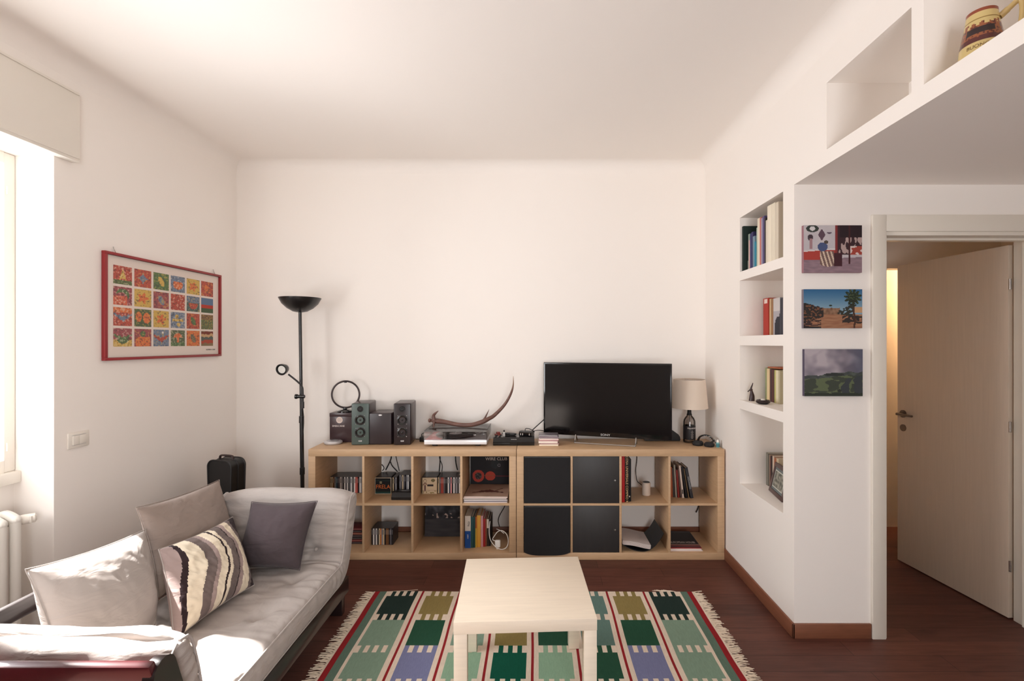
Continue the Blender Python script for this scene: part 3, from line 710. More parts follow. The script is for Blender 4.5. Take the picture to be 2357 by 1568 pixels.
for a in ((-PW/2, PW/2, 0, .016), (-PW/2, PW/2, PH-.016, PH), (-PW/2, -PW/2+.018, .016, PH-.016), (PW/2-.018, PW/2, .016, PH-.016)): m.box(a[0], a[1], -.024, -.002, a[2], a[3], bev=.002)
m.build('frame', RED, fr)
m = MB(); m.box(-PW/2+.01, PW/2-.01, -.010, -.003, .008, PH-.008); m.build('mount_board', mat('mount_board', (226, 212, 202), .6), fr)
m = MB(); gx = .055; tw = (PW-.036-2*gx-5*.017)/6; gy0, gy1 = .098-.018, .065; th_ = (PH-.016-.078-.052-3*.014)/4
def quant(f, N): return lambda u, v: f(u, v)
for rr in range(4):
    for cc in range(6):
        k = rr*6+cc; x0 = -PW/2+.018+gx-.006+cc*(tw+.017); z0 = PH-.016-.052-th_-rr*(th_+.014)
        m.face_grid((x0, -.0106, z0), (tw, 0, 0), (0, 0, th_), 26, 26, lambda u, v, k=k: tile(k, u, v))
m.build('painting_print', PAINT, fr, smooth=0)
m = MB(); text(m, 'KEPIRSU LINE', .0135, M=Matrix.Translation((PW/2-.105, -.0106, .050)) @ Matrix.Rotation(R(90), 4, 'X'), ext=.0003, sx=1.25); m.build('caption', BLACKM, fr)
for x in (-.43, .43):
    m = MB(); m.tube([(x-.010, -.012, PH), (x, -.012, PH+.018), (x+.010, -.012, PH)], .0015, 6); m.tube([(x, -.012, PH+.014), (x, -.006, PH+.034)], .0022, 6); m.build('hanger', CHROME, fr)

def canvas(name, label, c, w, h, fn, nx, ny, side):
    t = thing(name, label, 'picture', (c[0], YP-.011, c[1]-h/2)); m = MB()
    m.box(-w/2, w/2, -.0095, .0095, 0, h, col=side); m.face_grid((-w/2, -.0099, 0), (w, 0, 0), (0, 0, h), nx, ny, fn); m.build('printed_canvas', PAINT, t, smooth=0)
def pic1(u, v):
    x, y = u, v
    c = mixc((196, 188, 190), (184, 178, 184), nz(x*5, y*5)+.5)
    if y < .27+.06*x: c = mixc((150, 124, 132), (128, 106, 116), nz(x*9, y*22)*.9+.5)
    if .27 < y < .47 and x < .55 and y < .44+.10*x: c = (166, 62, 54)
    if abs(y-(.45+.10*x)) < .012 and x < .6: c = (210, 204, 202)
    if x > .55: 
        c = c if y < .38 else ((58, 36, 42) if nz(x*22, y*5) > -.12 else (176, 152, 148))
        if y > .74 and x > .62: c = (40, 26, 32)
        if .38 < y < .56 and x > .80: c = (158, 66, 56) if nz(x*12, y*14) > -.1 else (214, 196, 190)
    if .54 < x < .585 and y > .4: c = (128, 50, 50)
    if abs(x-.785) < .018 and y > .18: c = (66, 30, 34)
    if (x-.15)**2*1.2+(y-.93)**2*2.5 < .014: c = (52, 58, 54) if (x-.15)**2+(y-.93)**2 > .0022 else (208, 204, 204)
    if abs(x-.31)/.065+abs(y-.80)/.13 < 1: c = (92, 70, 82)
    if (x-.115)**2*2+(y-.74)**2 < .0045: c = (66, 52, 60)
    if abs(x-.125) < .022 and .50 < y < .72: c = (158, 124, 128)
    if (x-.325)**2/.0075+(y-.545)**2/.009 < 1: c = (72, 84, 122)
    if (x-.385)**2+(y-.645)**2 < .0014: c = (84, 72, 66)
    if .28 < x < .52 and .12+.3*abs(x-.42) < y < .45: c = (116, 90, 84) if math.sin((x*1.0+y*.25)*95) > -.2 else (206, 184, 164)
    if .52 <= x < .66 and .14 < y < .42: c = (64, 30, 38)
    if (x-.44)**2*2+(y-.84)**2*8 < .003 and x > .4: c = (90, 76, 90)
    return c
def pic2(u, v):
    c = mixc((128, 158, 176), (46, 96, 138), (v-.5)/.5)
    hz = .52+.02*nz(u*14, 1)
    if v < hz and v > .34 and .25 < u < .62: c = mixc((150, 116, 92), (112, 82, 62), nz(u*20, v*10)+.5)
    if v < .36: c = mixc((166, 122, 92), (142, 96, 72), nz(u*6, v*22)+.5)
    tl = .58 - .42*u+.05*nz(u*18, v*9)
    if u < .34 and .12+u*.5 < v < tl+.07: c = (44, 40, 38) if nz(u*26, v*22) > -.15 else (116, 76, 56)
    if u < .3 and v < .16+.2*u and nz(u*8, v*30) > -.05: c = (58, 42, 40)
    if u < .26 and v < .05: c = (34, 30, 32)
    if .58 < u < .84 and .36-.25*(u-.58) < v < .44+.75*(u-.58) and v < .68 and nz(u*22, v*22) > -.2: c = (52, 52, 44)
    if u > .84 and .40 < v < .54: c = (190, 150, 112)
    if u > .66 and .14+.1*nz(u*9, 2) < v < .33 and nz(u*18, v*20) > -.22: c = (54, 46, 42)
    if abs(u-.862-.01*math.sin(v*9)) < .016 and v < .72: c = (72, 48, 38)
    dx, dy = u-.84, (v-.80)*.7; r = math.hypot(dx, dy); an = math.atan2(dy, dx)
    if r < .155*(.55+.45*abs(math.sin(an*5.5+.4))) : c = (38, 50, 36) if nz(u*30, v*30) > -.2 else (74, 86, 60)
    if abs(u-.84) < .06 and .56 < v < .74 and nz(u*25, v*25) > -.1: c = (42, 46, 36)
    if (u-.46)**2+(v-.58)**2 < .0008: c = (50, 60, 50)
    return c
def pic3(u, v):
    q = nz(u*3.2, v*3.6, 4)+.5*nz(u*8, v*8, 2)
    c = mixc((104, 98, 110), (176, 166, 172), .45+q*.9 - (u-.4)*.5+ .5*math.exp(-((u-.35)**2+(v-.85)**2)*14))
    if u > .72: c = mixc(c, (78, 84, 104), (u-.72)*2.5)
    ln = .40+.10*u+.05*nz(u*6, 3)
    if v < ln+.03: c = mixc((62, 66, 68), (84, 92, 84), nz(u*14, v*16)+.5)
    if v < ln-.04+.02*nz(u*9, 8): c = (62, 68, 58) if nz(u*5, v*12, 5) > .02 else (92, 102, 74)
    if u > .66+.25*nz(v*4, 9) and v < .36+.28*(u-.66)+.06*nz(u*12, 2) and nz(u*8, v*8, 7) > -.25: c = (58, 62, 66)
    if (u-.33-.18)**2/.03+(v-.46)**2/.0012 < 1: c = (48, 52, 50)
    if (u-.60)**2+(v-.115)**2*1.2 < .0014: c = (46, 50, 44)
    if v < .07+.03*nz(u*10, 4): c = (48, 54, 46)
    return c
canvas('canvas_picture', 'top canvas print, a street scene with striped blankets, left of the door', (1.546, 2.0415), .304, .247, pic1, 100, 82, (150, 108, 116))
canvas('canvas_picture', 'middle canvas print of palm trees under a blue sky, left of the door', (1.5465, 1.7295), .306, .203, pic2, 100, 68, (120, 110, 118))
canvas('canvas_picture', 'bottom canvas print of green hills under a cloudy sky, left of the door', (1.550, 1.3955), .304, .245, pic3, 90, 72, (74, 66, 84))

# ================================================================== things on top of the shelf units
ZT = .79
def on(x, y, px_x=None): return (x, y, ZT)
# silver disc player
t = thing('disc_player', 'flat silver portable disc player at the left end of the shelf top', 'disc player', (-1.535, 3.70, ZT), R(8))
m = MB(); m.lathe([(0, 0), (.058, 0), (.066, .006), (.068, .014), (.064, .021), (.050, .026), (0, .028)], n=40, M=Matrix.Diagonal((1, .92, 1, 1))); m.build('player_body', SILVER, t)
m = MB(); m.lathe([(.0, .0282), (.046, .0268), (.0465, .0275), (.044, .0290), (0, .0305)], n=36, M=Matrix.Diagonal((1, .92, 1, 1))); m.build('lid', mat('grey_lid', (168, 164, 166), .22, .5), t)
# dark box and the ring lamp on it
BOXC = mat('brown_black_laminate', (62, 44, 46), .28)
t = thing('gift_box', 'dark brown box with a round pale logo, behind the silver disc player', 'box', (-1.492, 3.82, ZT))
m = MB(); m.box(-.093, .093, -.065, .065, 0, .222, bev=.002); m.build('box_body', BOXC, t)
m = MB(); m.box(-.0945, .0945, -.0665, .0665, .196, .224, bev=.002); m.build('box_lid', BOXC, t)
m = MB(); M_ = facing(-.018, -.0655, .170); m.lathe([(0, 0), (.0245, 0), (.0245, .0008), (0, .0008)], n=36, M=M_); m.build('logo_disc', mat('logo_cream', (214, 196, 186), .6), t)
for dz, hw in ((-.008, .014), (0, .018), (.008, .014)): m = MB(); m.box(-.018-hw, -.018+hw, -.0668, -.0661, .170+dz, .1712+dz); m.build('logo_stripe', BOXC, t)
m = MB(); text(m, 'SMEKCANE', .019, M=facing(-.026, -.0656, .124)); m.build('lettering', mat('print_cream', (226, 216, 210), .6), t)
# shave the logo so it stays under the lid rim: ring lamp
t = thing('ring_lamp', 'thin metal ring on a small round foot, standing on the dark box', 'ornament', (-1.492, 3.82, ZT+.2245))
m = MB(); m.lathe([(0, 0), (.060, 0), (.058, .008), (.035, .016), (.012, .020), (.010, .020), (.0, .020)], n=32); m.build('foot', BLACKG, t)
m = MB(); m.box(-.013, .013, -.010, .010, .018, .034, bev=.003); m.build('clamp', BLACKG, t)
m = MB(); m.tube([(math.sin(a)*.103+.004, math.sin(a)*.012, .034+.100+.0015-math.cos(a)*.103) for a in [2*math.pi*k/72 for k in range(72)]], .0042, 8, closed=True, flat=1.7); m.build('ring', mat('dark_nickel', (58, 50, 50), .3, .8), t)
m = MB(); m.box(-.008, .012, -.004, .004, .226, .233, bev=.001); m.build('ring_clip', BLACKG, t)

def speaker(label, x, y, rz, w, h, d, face, cab, brand):
    t = thing('bookshelf_speaker', label, 'speaker', (x, y, ZT), rz)
    m = MB(); m.box(-w/2, w/2, -d/2+.014, d/2, .002, h, bev=.008, seg=3); m.build('cabinet', cab, t)
    m = MB(); m.box(-w/2, w/2, -d/2, -d/2+.016, .002, h, bev=.007, seg=3); m.build('front_baffle', face, t)
    yf = -d/2
    m = MB(); M_ = facing(0, yf-.0005, h*.865)
    m.lathe([(0, .003), (.010, .0045), (.013, .002), (.017, .001), (.021, .003), (.022, 0)], n=28, M=M_); m.build('tweeter', BLACKM, t)
    for z in (h*.605, h*.305):
        M_ = facing(0, yf-.0005, z); m = MB(); m.lathe([(.0385, 0), (.0385, .003), (.035, .0045), (.0335, .003), (.030, .001)], n=40, M=M_)
        wf = m.build('woofer', mat('woofer_ring', (70, 70, 72), .25, .6), t)
        m = MB(); m.lathe([(.0325, .002), (.029, .0035), (.025, .001), (.012, -.006), (.011, -.004), (.006, .0005), (0, .002)], n=32, M=M_); m.build('cone', BLACKG, wf)
        for a in (45, 135, 225, 315): m = MB(); m.ball((math.cos(R(a))*.0440, yf-.001, z+math.sin(R(a))*.0440), (.0028, .0015, .0028), 8, 6); m.build('screw', CHROME, wf)
    m = MB(); m.box(-.0115, .0115, yf-.0012, yf, h*.085, h*.115); text(m, brand, .0, M=facing(0, 0, 0)) if False else None
    bd = m.build('badge', mat('badge_white', (222, 222, 222), .3, .3), t)
    m = MB(); text(m, brand, .0105, M=facing(0, yf-.0014, h*.10)); m.build('badge_lettering', BLACKM, bd)
    return t
SPD = mat('speaker_cabinet', (58, 44, 47), .3)
speaker('bookshelf speaker with a dark green front panel', -1.325, 3.765, R(6), .128, .310, .235, mat('green_lacquer', (74, 88, 83), .36), SPD, 'RM')
speaker('bookshelf speaker with a black brown front panel, right of the plain box speaker', -1.010, 3.765, R(5), .126, .310, .235, mat('brown_black_front', (38, 28, 30), .32), SPD, 'RM')
t = thing('subwoofer', 'plain dark box speaker standing between the two bookshelf speakers', 'speaker', (-1.167, 3.765, ZT), 0)
m = MB(); m.box(-.083, .083, -.095, .10, .003, .237, bev=.008, seg=3); m.build('cabinet', SPD, t)
m = MB(); m.box(-.083, .083, -.106, -.094, .003, .237, bev=.006, seg=3); m.build('front_grille', mat('brown_black_grille', (44, 34, 37), .38), t)
m = MB(); m.lathe([(0, 0), (.013, 0), (.013, .0015), (0, .0015)], n=24, M=facing(.0, -.1055, .222) @ Matrix.Diagonal((1, .42, 1, 1))); m.build('badge', mat('badge_white', (222, 222, 222), .3, .3), t)
# small black power block with cable
t = thing('power_adapter', 'small black power block with a looped cable, left of the record player', 'adapter', (-.868, 3.80, ZT), 0)
m = MB(); m.box(-.034, .030, -.03, .03, 0, .034, bev=.005); m.build('adapter_body', BLACK, t)
m = MB(); m.tube(spline([(-.034, 0, .014), (-.06, .01, .012), (-.075, .03, .010)], 4), .003, 6)
m.tube(spline([(-.02, 0, .034), (-.022, 0, .052), (-.008, 0, .062), (.012, 0, .060), (.026, .01, .05)], 4), .003, 6); m.build('cable', BLACKM, t)
# record player
t = thing('turntable', 'silver record player with a clear dust cover, an antler resting on it', 'turntable', (-.594, 3.76, ZT), R(0))
w, d = .458, .345
m = MB(); m.box(-w/2, w/2, -d/2, -d/2+d*.97, .017, .049, bev=.003); m.build('plinth', mat('silver_plinth', (232, 232, 234), .3, .15), t)
m = MB(); m.box(-w/2+.004, w/2-.004, -d/2+.004, d/2-.016, .0485, .0525, bev=.001); m.build('deck_plate', mat('deck_grey', (190, 186, 188), .25, .4), t)
m = MB(); m.prism([(-w/2+.006, -d/2+.006), (-w/2+.12, -d/2+.006), (-w/2+.17, d/2-.02), (-w/2+.006, d/2-.02)], .0526, .0545, 'z'); m.build('red_reflection_panel', mat('coral_reflection', (214, 74, 84), .35), t)  # red reflection in the dust cover, painted as a flat panel on the deck
for x in (-.16, .16):
    for y in (-.12, .12): m = MB(); m.lathe([(0, 0), (.020, 0), (.022, .010), (.016, .018), (0, .018)], (x, y, 0), 20); m.build('foot', BLACKM, t)
m = MB(); m.lathe([(0, .055), (.145, .055), (.150, .060), (.150, .0665), (.146, .069), (.05, .069), (.0495, .0695), (.0, .0695)], (-.025, -.005, 0), 56); m.build('platter', mat('black_vinyl', (24, 22, 26), .22), t)
m = MB(); m.lathe([(0, .0696), (.048, .0696), (.048, .0701), (.003, .0703), (.003, .078), (0, .078)], (-.025, -.005, 0), 36); m.build('record_label', mat('record_label', (196, 190, 190), .5), t)
m = MB(); m.lathe([(0, .053), (.024, .053), (.024, .066), (.012, .074), (0, .075)], (.178, .105, 0), 24); m.tube([(.178, .14, .082), (.178, .105, .084), (.170, -.04, .084), (.135, -.095, .078)], .0045, 8); m.box(.124, .142, -.118, -.088, .072, .080, bev=.001); m.tube([(.178, .125, .083), (.178, .152, .083)], .012, 12); m.build('tonearm', CHROME, t)
m = MB(); h0, h1 = .0525, .118; a = w/2+.001; y0, y1 = -d/2-.001, d/2-.012; tk = .0025
m.box(-a, a, y0, y0+tk, h0, h1-.008); m.box(-a, -a+tk, y0, y1, h0, h1); m.box(a-tk, a, y0, y1, h0, h1); m.box(-a, a, y1-tk, y1, h0, h1)
m.prism([(y0, h1-.008), (y0+.012, h1), (y1, h1), (y1, h1-tk), (y0+.012, h1-tk), (y0+tk, h1-.008)], -a, a, 'x'); m.build('dust_cover', LIDM, t)
# antler resting on the dust cover
pa = [(988, 971, .004), (1003, 972, .0205), (1025.7, 975, .0175), (1056, 981, .0165), (1087, 981, .0165), (1113.5, 973, .0175), (1124, 967.5, .0160), (1138, 959, .0145), (1160.4, 936, .0118), (1174.7, 912, .0095), (1181, 891, .0060), (1181.5, 869, .0012)]
t = thing('deer_antler', 'long brown deer antler curving upwards, laid on top of the record player', 'antler', (-.55, 3.75, .911))
m = MB(); D_ = 3.74; P_ = [px(a[0], a[1], D_+.02*math.sin(i)) for i, a in enumerate(pa)]
off = 0; sp = spline(P_, 6); rr = []
for i in range(len(pa)-1):
    for k in range(6): rr.append(lerp(pa[i][2], pa[i+1][2], k/6)*(1+.06*nz(i+k/6, 2)))
rr.append(pa[-1][2]); m.tube(sp, rr, 14)
m.tube(spline([px(999, 970, D_), px(998, 960, D_), px(1003, 954, D_-.01), px(1009, 949, D_-.02)], 4), [.017, .016, .015, .013, .012, .011, .010, .009, .008, .0065, .005, .0035, .0015], 10)
m.tube(spline([px(999, 974, D_), px(998, 984, D_-.01), px(998, 987, D_-.02)], 3), [.013, .010, .008, .006, .005, .003, .001], 10)
m.tube(spline([px(1112, 972, D_), px(1118, 962, D_-.005), px(1126, 945.5, D_-.03)], 4), [.014, .011, .009, .0075, .0065, .005, .0035, .002, .001], 10)
m.ball(px(989, 971, D_), (.012, .016, .016), 12, 8)
mm = m; zmin = min(p.z for p in mm.v); 
for p in mm.v: p.z += (ZT+.1185) - zmin
def antm():
    a = mat('antler_horn', (104, 72, 62), .45, var=.28, scale=14, stretch=(1, 1, 4), bump=.4, bscale=90)
    nt = a.node_tree; N = nt.nodes; L = nt.links; b = N['Principled BSDF']; src = b.inputs['Base Color'].links[0].from_socket
    tc = N.new('ShaderNodeTexCoord'); sp_ = N.new('ShaderNodeSeparateXYZ'); L.new(tc.outputs['Generated'], sp_.inputs[0])
    mr = N.new('ShaderNodeMapRange'); mr.inputs[1].default_value = .72; mr.inputs[2].default_value = 1; L.new(sp_.outputs['Z'], mr.inputs[0])
    mx = N.new('ShaderNodeMix'); mx.data_type = 'RGBA'; L.new(mr.outputs[0], mx.inputs[0]); L.new(src, mx.inputs[6]); mx.inputs[7].default_value = lin((196, 168, 146)); L.new(mx.outputs[2], b.inputs['Base Color'])
    return a
m.build('antler_beam', antm(), t, world=True, smooth=60)
# set-top box with small things on it
t = thing('set_top_box', 'black media receiver between the record player and the television', 'receiver', (-.169, 3.72, ZT))
m = MB(); m.prism([(-.09, .004), (-.085, .0), (.11, 0), (.11, .052), (-.055, .056), (-.085, .034), (-.09, .026)], -.153, .153, 'x'); m.build('receiver_body', BLACKG, t, smooth=20)
m = MB(); m.box(-.150, -.03, -.0945, -.088, .014, .020, bev=.001); m.build('display_strip', BLACK, t)
m = MB(); text(m, 'SAMSUNG', .009, M=Matrix.Translation((0, -.0775, .0432)) @ Matrix.Rotation(R(35), 4, 'X')); m.build('lettering', mat('badge_white', (222, 222, 222), .3, .3), t)
m = MB()
for x in (-.12, .12): m.box(x-.012, x+.012, -.07, .09, -.0, .003)
t2 = thing('power_adapter', 'black plug adapter lying on top of the media receiver', 'adapter', (-.078, 3.735, ZT+.0565), R(-14))
m = MB(); m.prism([(-.035, 0), (.055, 0), (.055, .030), (-.020, .036), (-.038, .028)], -.048, .048, 'x'); m.build('adapter_body', BLACKG, t2)
m = MB()
for x in (-.034, -.018, .034): m.box(x-.0025, x+.0025, -.0405, -.034, .008, .022)
m.build('plug_pins', CHROME, t2)
m = MB(); m.tube(spline([(-.01, .0, .034), (-.008, .01, .050), (.015, .02, .048), (.04, .03, .036), (.055, .04, .02)], 4), .0028, 6); m.build('cable', BLACKM, t2)
t3 = thing('toy_figures', 'small red and black toy figure on the left end of the media receiver', 'toy', (-.290, 3.70, ZT+.0565), R(20)); t3.name = 'toy_car'
m = MB(); m.box(-.024, .024, -.016, .016, .006, .020, bev=.004); m.box(-.012, .014, -.012, .012, .018, .034, bev=.004); m.build('car_body', mat('toy_red', (120, 44, 36), .4), t3)
for x in (-.015, .015):
    for y in (-.016, .016): m = MB(); m.tube([(x, y-.003, .008), (x, y+.003, .008)], .008, 12); m.build('wheel', BLACKM, t3)
t3['label'] = 'tiny red toy car on the left end of the media receiver'
t4 = thing('toy_figure', 'tiny pale and dark toy figure standing on the media receiver', 'toy', (-.245, 3.705, ZT+.0565))
m = MB(); m.lathe([(0, 0), (.008, 0), (.008, .018), (.010, .026), (.006, .032), (0, .032)], n=14); m.build('torso', mat('toy_white', (206, 204, 200), .4), t4)
m = MB(); m.ball((0, 0, .039), .007); m.tube([(-.016, 0, .020), (-.006, 0, .026)], .0025, 6); m.tube([(.016, 0, .018), (.006, 0, .026)], .0025, 6); m.build('head', BLACKM, t4)
t5 = thing('remote_control', 'small dark remote lying on the media receiver', 'remote', (-.205, 3.755, ZT+.0565), R(70))
m = MB(); m.box(-.018, .018, -.05, .05, 0, .014, bev=.004); m.build('remote_body', BLACK, t5)
m = MB()
for i in range(3):
    for j in range(6): m.box(-.013+i*.010, -.006+i*.010, -.04+j*.012, -.033+j*.012, .0135, .0155)
m.build('buttons', mat('grey_rubber', (90, 88, 90), .6), t5)
# cables behind the tv
m = MB(); m.tube(spline([px(1213, 1006, 3.74), px(1218, 999, 3.76), px(1230, 986, 3.80), px(1252, 966, 3.84), px(1262, 955, 3.86)], 5), .0038, 8)
tag(m.build('cable', BLACKM), 'black cable rising from the media receiver to the back of the television', 'cable')
m = MB(); m.tube(spline([px(1222, 995, 3.78), px(1235, 991, 3.80), px(1248, 991.5, 3.83), px(1262, 994, 3.85)], 5), .0026, 8)
tag(m.build('cable', BLACKM), 'thin black cable running flat from the media receiver behind the television', 'cable')
# stack of discs beside the tv
cd_stack = [(.013, (232, 214, 186)), (.007, (150, 100, 104)), (.016, (238, 222, 208)), (.007, (160, 84, 92)), (.009, (226, 196, 190)), (.005, (214, 200, 196)), (.013, (74, 50, 66)), (.009, (122, 116, 122))]
names_ = ['cream disc case at the bottom of the stack beside the television', 'dull pink disc case, second from the bottom of the stack beside the television', 'thick white disc case low in the stack beside the television', 'thin wine red disc case in the middle of the stack beside the television', 'pale pink disc case in the middle of the stack beside the television', 'thin pale disc case under the purple one beside the television', 'dark purple disc case, second from the top beside the television', 'grey disc case on top of the stack beside the television']
z = ZT; 
for k, ((h, c), nm) in enumerate(zip(cd_stack, names_)):
    t = thing('disc_case', nm, 'disc case', (.090+.004*math.sin(k*2.3), 3.680, z), R(3*math.sin(k*1.7)), 'disc cases stacked beside the television')
    m = MB(); m.box(-.071, .071, -.0625, .0625, 0, h-.0006, col=c, bev=.0008); m.build('case_shell', GLOSSP, t)
    m = MB(); m.box(-.069, .069, -.0632, -.062, h*.3, h*.75, col=mixc(c, (255, 250, 245), .5)); m.build('spine_card', GLOSSP, t); z += h
# television
ang = math.atan2(3.57-3.85, .987-.058); t = thing('television', 'large flat black television with a steel wire stand', 'television', (.5225, 3.71, ZT), ang)
TW, TH = .970, .560; zb0, sl = .05, 0
m = MB(); m.box(-TW/2, TW/2, -.012, .018, zb0, zb0+TH, bev=.004); m.build('tv_housing', BLACKG, t)
m = MB(); m.box(-TW/2+.08, TW/2-.08, .016, .058, zb0+.03, zb0+TH*.55, bev=.012); m.build('rear_cover', BLACKM, t)
m = MB(); m.box(-TW/2+.012, TW/2-.012, -.0132, -.0118, zb0+.034, zb0+TH-.012); m.build('screen', SCREEN, t)
m = MB(); text(m, 'SONY', .022, M=facing(0, -.0125, zb0+.016), sx=1.25); m.build('brand_lettering', mat('badge_white', (222, 222, 222), .3, .3), t)
m = MB(); m.tube(spline([(-.228, -.01, zb0+.006), (-.228, -.035, .022), (-.222, -.055, .0075), (-.19, -.062, .005), (.19, -.062, .005), (.222, -.055, .0075), (.228, -.035, .022), (.228, -.01, zb0+.006)], 6), .0048, 10)
m.tube([(-.228, -.01, zb0+.006), (-.228, .05, .004)], .0048, 8); m.tube([(.228, -.01, zb0+.006), (.228, .05, .004)], .0048, 8); m.build('wire_stand', CHROME, t)
# black wedge speaker behind the tv
m = MB(); m.prism([(.84, .792), (1.112, .792), (1.116, .80), (1.113, .822), (1.10, .842), (1.055, .874), (1.02, .885), (.84, .885)], 3.80, 3.875, 'y')
tag(m.build('speaker_dock', BLACK, None, smooth=45), 'black wedge-shaped speaker dock sticking out behind the right edge of the television', 'speaker')
# bottle lamp
BX, BY = 1.178, 3.76
t = thing('bottle_lamp', 'table lamp made from a dark labelled bottle with a pale fabric shade', 'table lamp', (BX, BY, ZT))
m = MB(); m.lathe([(0, 0), (.040, 0), (.045, .004), (.0455, .010), (.0455, .155), (.043, .170), (.034, .188), (.020, .205), (.0155, .215), (.0155, .232), (.0, .232)], n=40); m.build('bottle', clear_mat('bottle_glass', (.74, .70, .68), .16), t)
m = MB(); m.lathe([(.0460, .026), (.0464, .028), (.0464, .128), (.0460, .130)], n=40); lb = m.build('label_wrap', mat('label_black', (26, 22, 26), .5), t)
m = MB()
def curved(m, s, size, z, x=.008, sx=1):
    k = len(m.v); text(m, s, size, sx=sx)
    for p in m.v[k:]:
        a = (p.x+x)/.0468; zz = p.y+z; rr_ = .0468+p.z*.5; p.x, p.y, p.z = math.sin(a)*rr_, -math.cos(a)*rr_, zz
curved(m, 'Hendrick', .019, .113); 
for k, (wd) in enumerate((8, 16, 12, 16, 14, 16, 12)): curved(m, 'l'*(wd//1), .0058, .094-k*.0095)
m.build('label_print', mat('print_cream', (226, 216, 210), .6), lb)
m = MB(); m.tube([(0, 0, .012), (0, 0, .21)], .002, 6); m.build('inner_cable', BLACKM, t)
m = MB(); m.lathe([(0, .208), (.0195, .208), (.020, .214), (.016, .222), (.0145, .250), (.016, .275), (0, .275)], n=24); m.build('lamp_socket', BLACKM, t)
m = MB(); m.lathe([(.137, .265), (.1385, .265), (.118, .482), (.1165, .482), (.137, .265)], n=56); m.build('lamp_shade', mat('shade_fabric', (222, 206, 190), .9, bump=.15, bscale=300), t)
m = MB(); m.tube([(-.12, 0, .476), (.12, 0, .476)], .0015, 5); m.tube([(0, -.12, .476), (0, .12, .476)], .0015, 5); m.build('shade_spider', CHROME, t)
t.location.x = 1.172
# folded headphones
t = thing('headphones', 'black folded headphones lying at the right end of the shelf top', 'headphones', (1.24, 3.625, ZT), R(-20))
m = MB(); m.lathe([(0, 0), (.034, 0), (.040, .008), (.040, .022), (.030, .032), (0, .034)], (-.045, .01, 0), 28); m.lathe([(0, 0), (.032, 0), (.037, .008), (.037, .020), (.026, .030), (0, .031)], (.035, -.012, 0), 28); m.build('ear_cup', BLACKM, t)
m = MB(); m.tube(spline([(-.045, .01, .030), (-.03, .06, .055), (.01, .075, .066), (.05, .05, .056), (.065, .01, .04), (.045, -.012, .028)], 6), .0085, 10, flat=.5); m.build('headband', BLACKG, t)
m = MB(); m.tube(spline([(.03, .05, .062), (.055, .035, .058), (.066, .005, .046)], 4), .0045, 8); m.tube(spline([(.035, .06, .050), (.07, .035, .040), (.078, .0, .028)], 4), .005, 8); m.build('metal_slider', CHROME, t)
# eye drop bottle
t = thing('dropper_bottle', 'tiny pale dropper bottle with a turquoise label at the shelf corner', 'bottle', (1.322, 3.575, ZT))
m = MB(); m.lathe([(0, 0), (.0115, 0), (.0125, .003), (.0125, .030), (.009, .036), (0, .036)], n=24); m.build('bottle_body', mat('drop_turquoise', (108, 160, 160), .35), t)
m = MB(); m.lathe([(0, .034), (.0085, .034), (.008, .050), (.005, .056), (0, .056)], n=20); m.build('cap', WHITE, t)
m = MB(); m.lathe([(.0127, .006), (.0129, .007), (.0129, .026), (.0127, .027)], n=24); m.build('label_wrap', mat('drop_label', (60, 120, 128), .5), t)

# ================================================================== books and discs in the cubbies
def book(label, loc, w, d, h, c, rz=0, rx=0, ry=0, group=None, page=(222, 210, 192), name='book', lettering=None, lcol=None, lsize=.012):
    t = thing(name, label, 'book' if name == 'book' else name.replace('_', ' '), loc, rz, group, ry=ry)
    b = .0022; m = MB()
    m.box(-w/2, w/2, 0, b, 0, h, col=c, bev=.0006); m.box(-w/2, -w/2+b, b*.8, d, 0, h, col=c); m.box(w/2-b, w/2, b*.8, d, 0, h, col=c); m.build('cover', PAINT, t)
    m = MB(); m.box(-w/2+b, w/2-b, b, d-.003, .003, h-.003); m.build('pages', mat('page_%d_%d_%d' % page, page, .85), t)
    if lettering:
        m = MB(); text(m, lettering, lsize, M=Matrix.Translation((0, -.0006, h/2)) @ Matrix.Rotation(R(90), 4, 'X') @ Matrix.Rotation(R(-90), 4, 'Z'), ext=.0004); m.build('spine_lettering', mat('ink_%d_%d_%d' % lcol, lcol, .5), t)
    return t
CDP = {}
def disc(loc, c, label, group, w=.0102, h=.124, d=.141, rz=0):
    """disc case standing with its spine to the front"""
    key = (c, round(w, 4), round(h, 3))
    if key not in CDP:
        m = MB(); m.box(-w/2, w/2, .0015, d, 0, h, col=(52, 48, 50)); m.box(-w/2+.0006, w/2-.0006, 0, .0025, .002, h-.002, col=c)
        m.box(-w/2+.002, w/2-.002, -.0003, .001, h*.62, h*.9, col=mixc(c, (30, 30, 30) if sum(c) > 380 else (225, 220, 215), .35))
        m.keep = True; o = m.build('disc_case', GLOSSP, None); CDP[key] = o; 
    else: o = CDP[key].copy(); COL.objects.link(o)
    o.location = loc; o.rotation_euler = (0, 0, rz); tag(o, label, 'disc case', group); return o
CN = {(26, 24, 28): 'black', (222, 218, 214): 'white', (150, 148, 152): 'grey', (58, 66, 84): 'dark blue', (160, 62, 52): 'red', (206, 184, 150): 'tan', (92, 88, 92): 'dark grey', (70, 104, 118): 'teal', (208, 120, 112): 'salmon', (190, 116, 60): 'orange', (112, 74, 44): 'brown', (222, 150, 150): 'pink'}
K_, W_, G_, B_, RR, TA, DG2, TE2, SA, OR_, BR_, PK = CN.keys()
ONE = 'leftmost second third fourth fifth sixth seventh eighth ninth tenth eleventh twelfth thirteenth fourteenth fifteenth sixteenth seventeenth eighteenth nineteenth twentieth'.split()
ORD = ONE + ['twenty-'+q for q in ['first']+ONE[1:9]] + ['thirtieth', 'thirty-first', 'thirty-second']
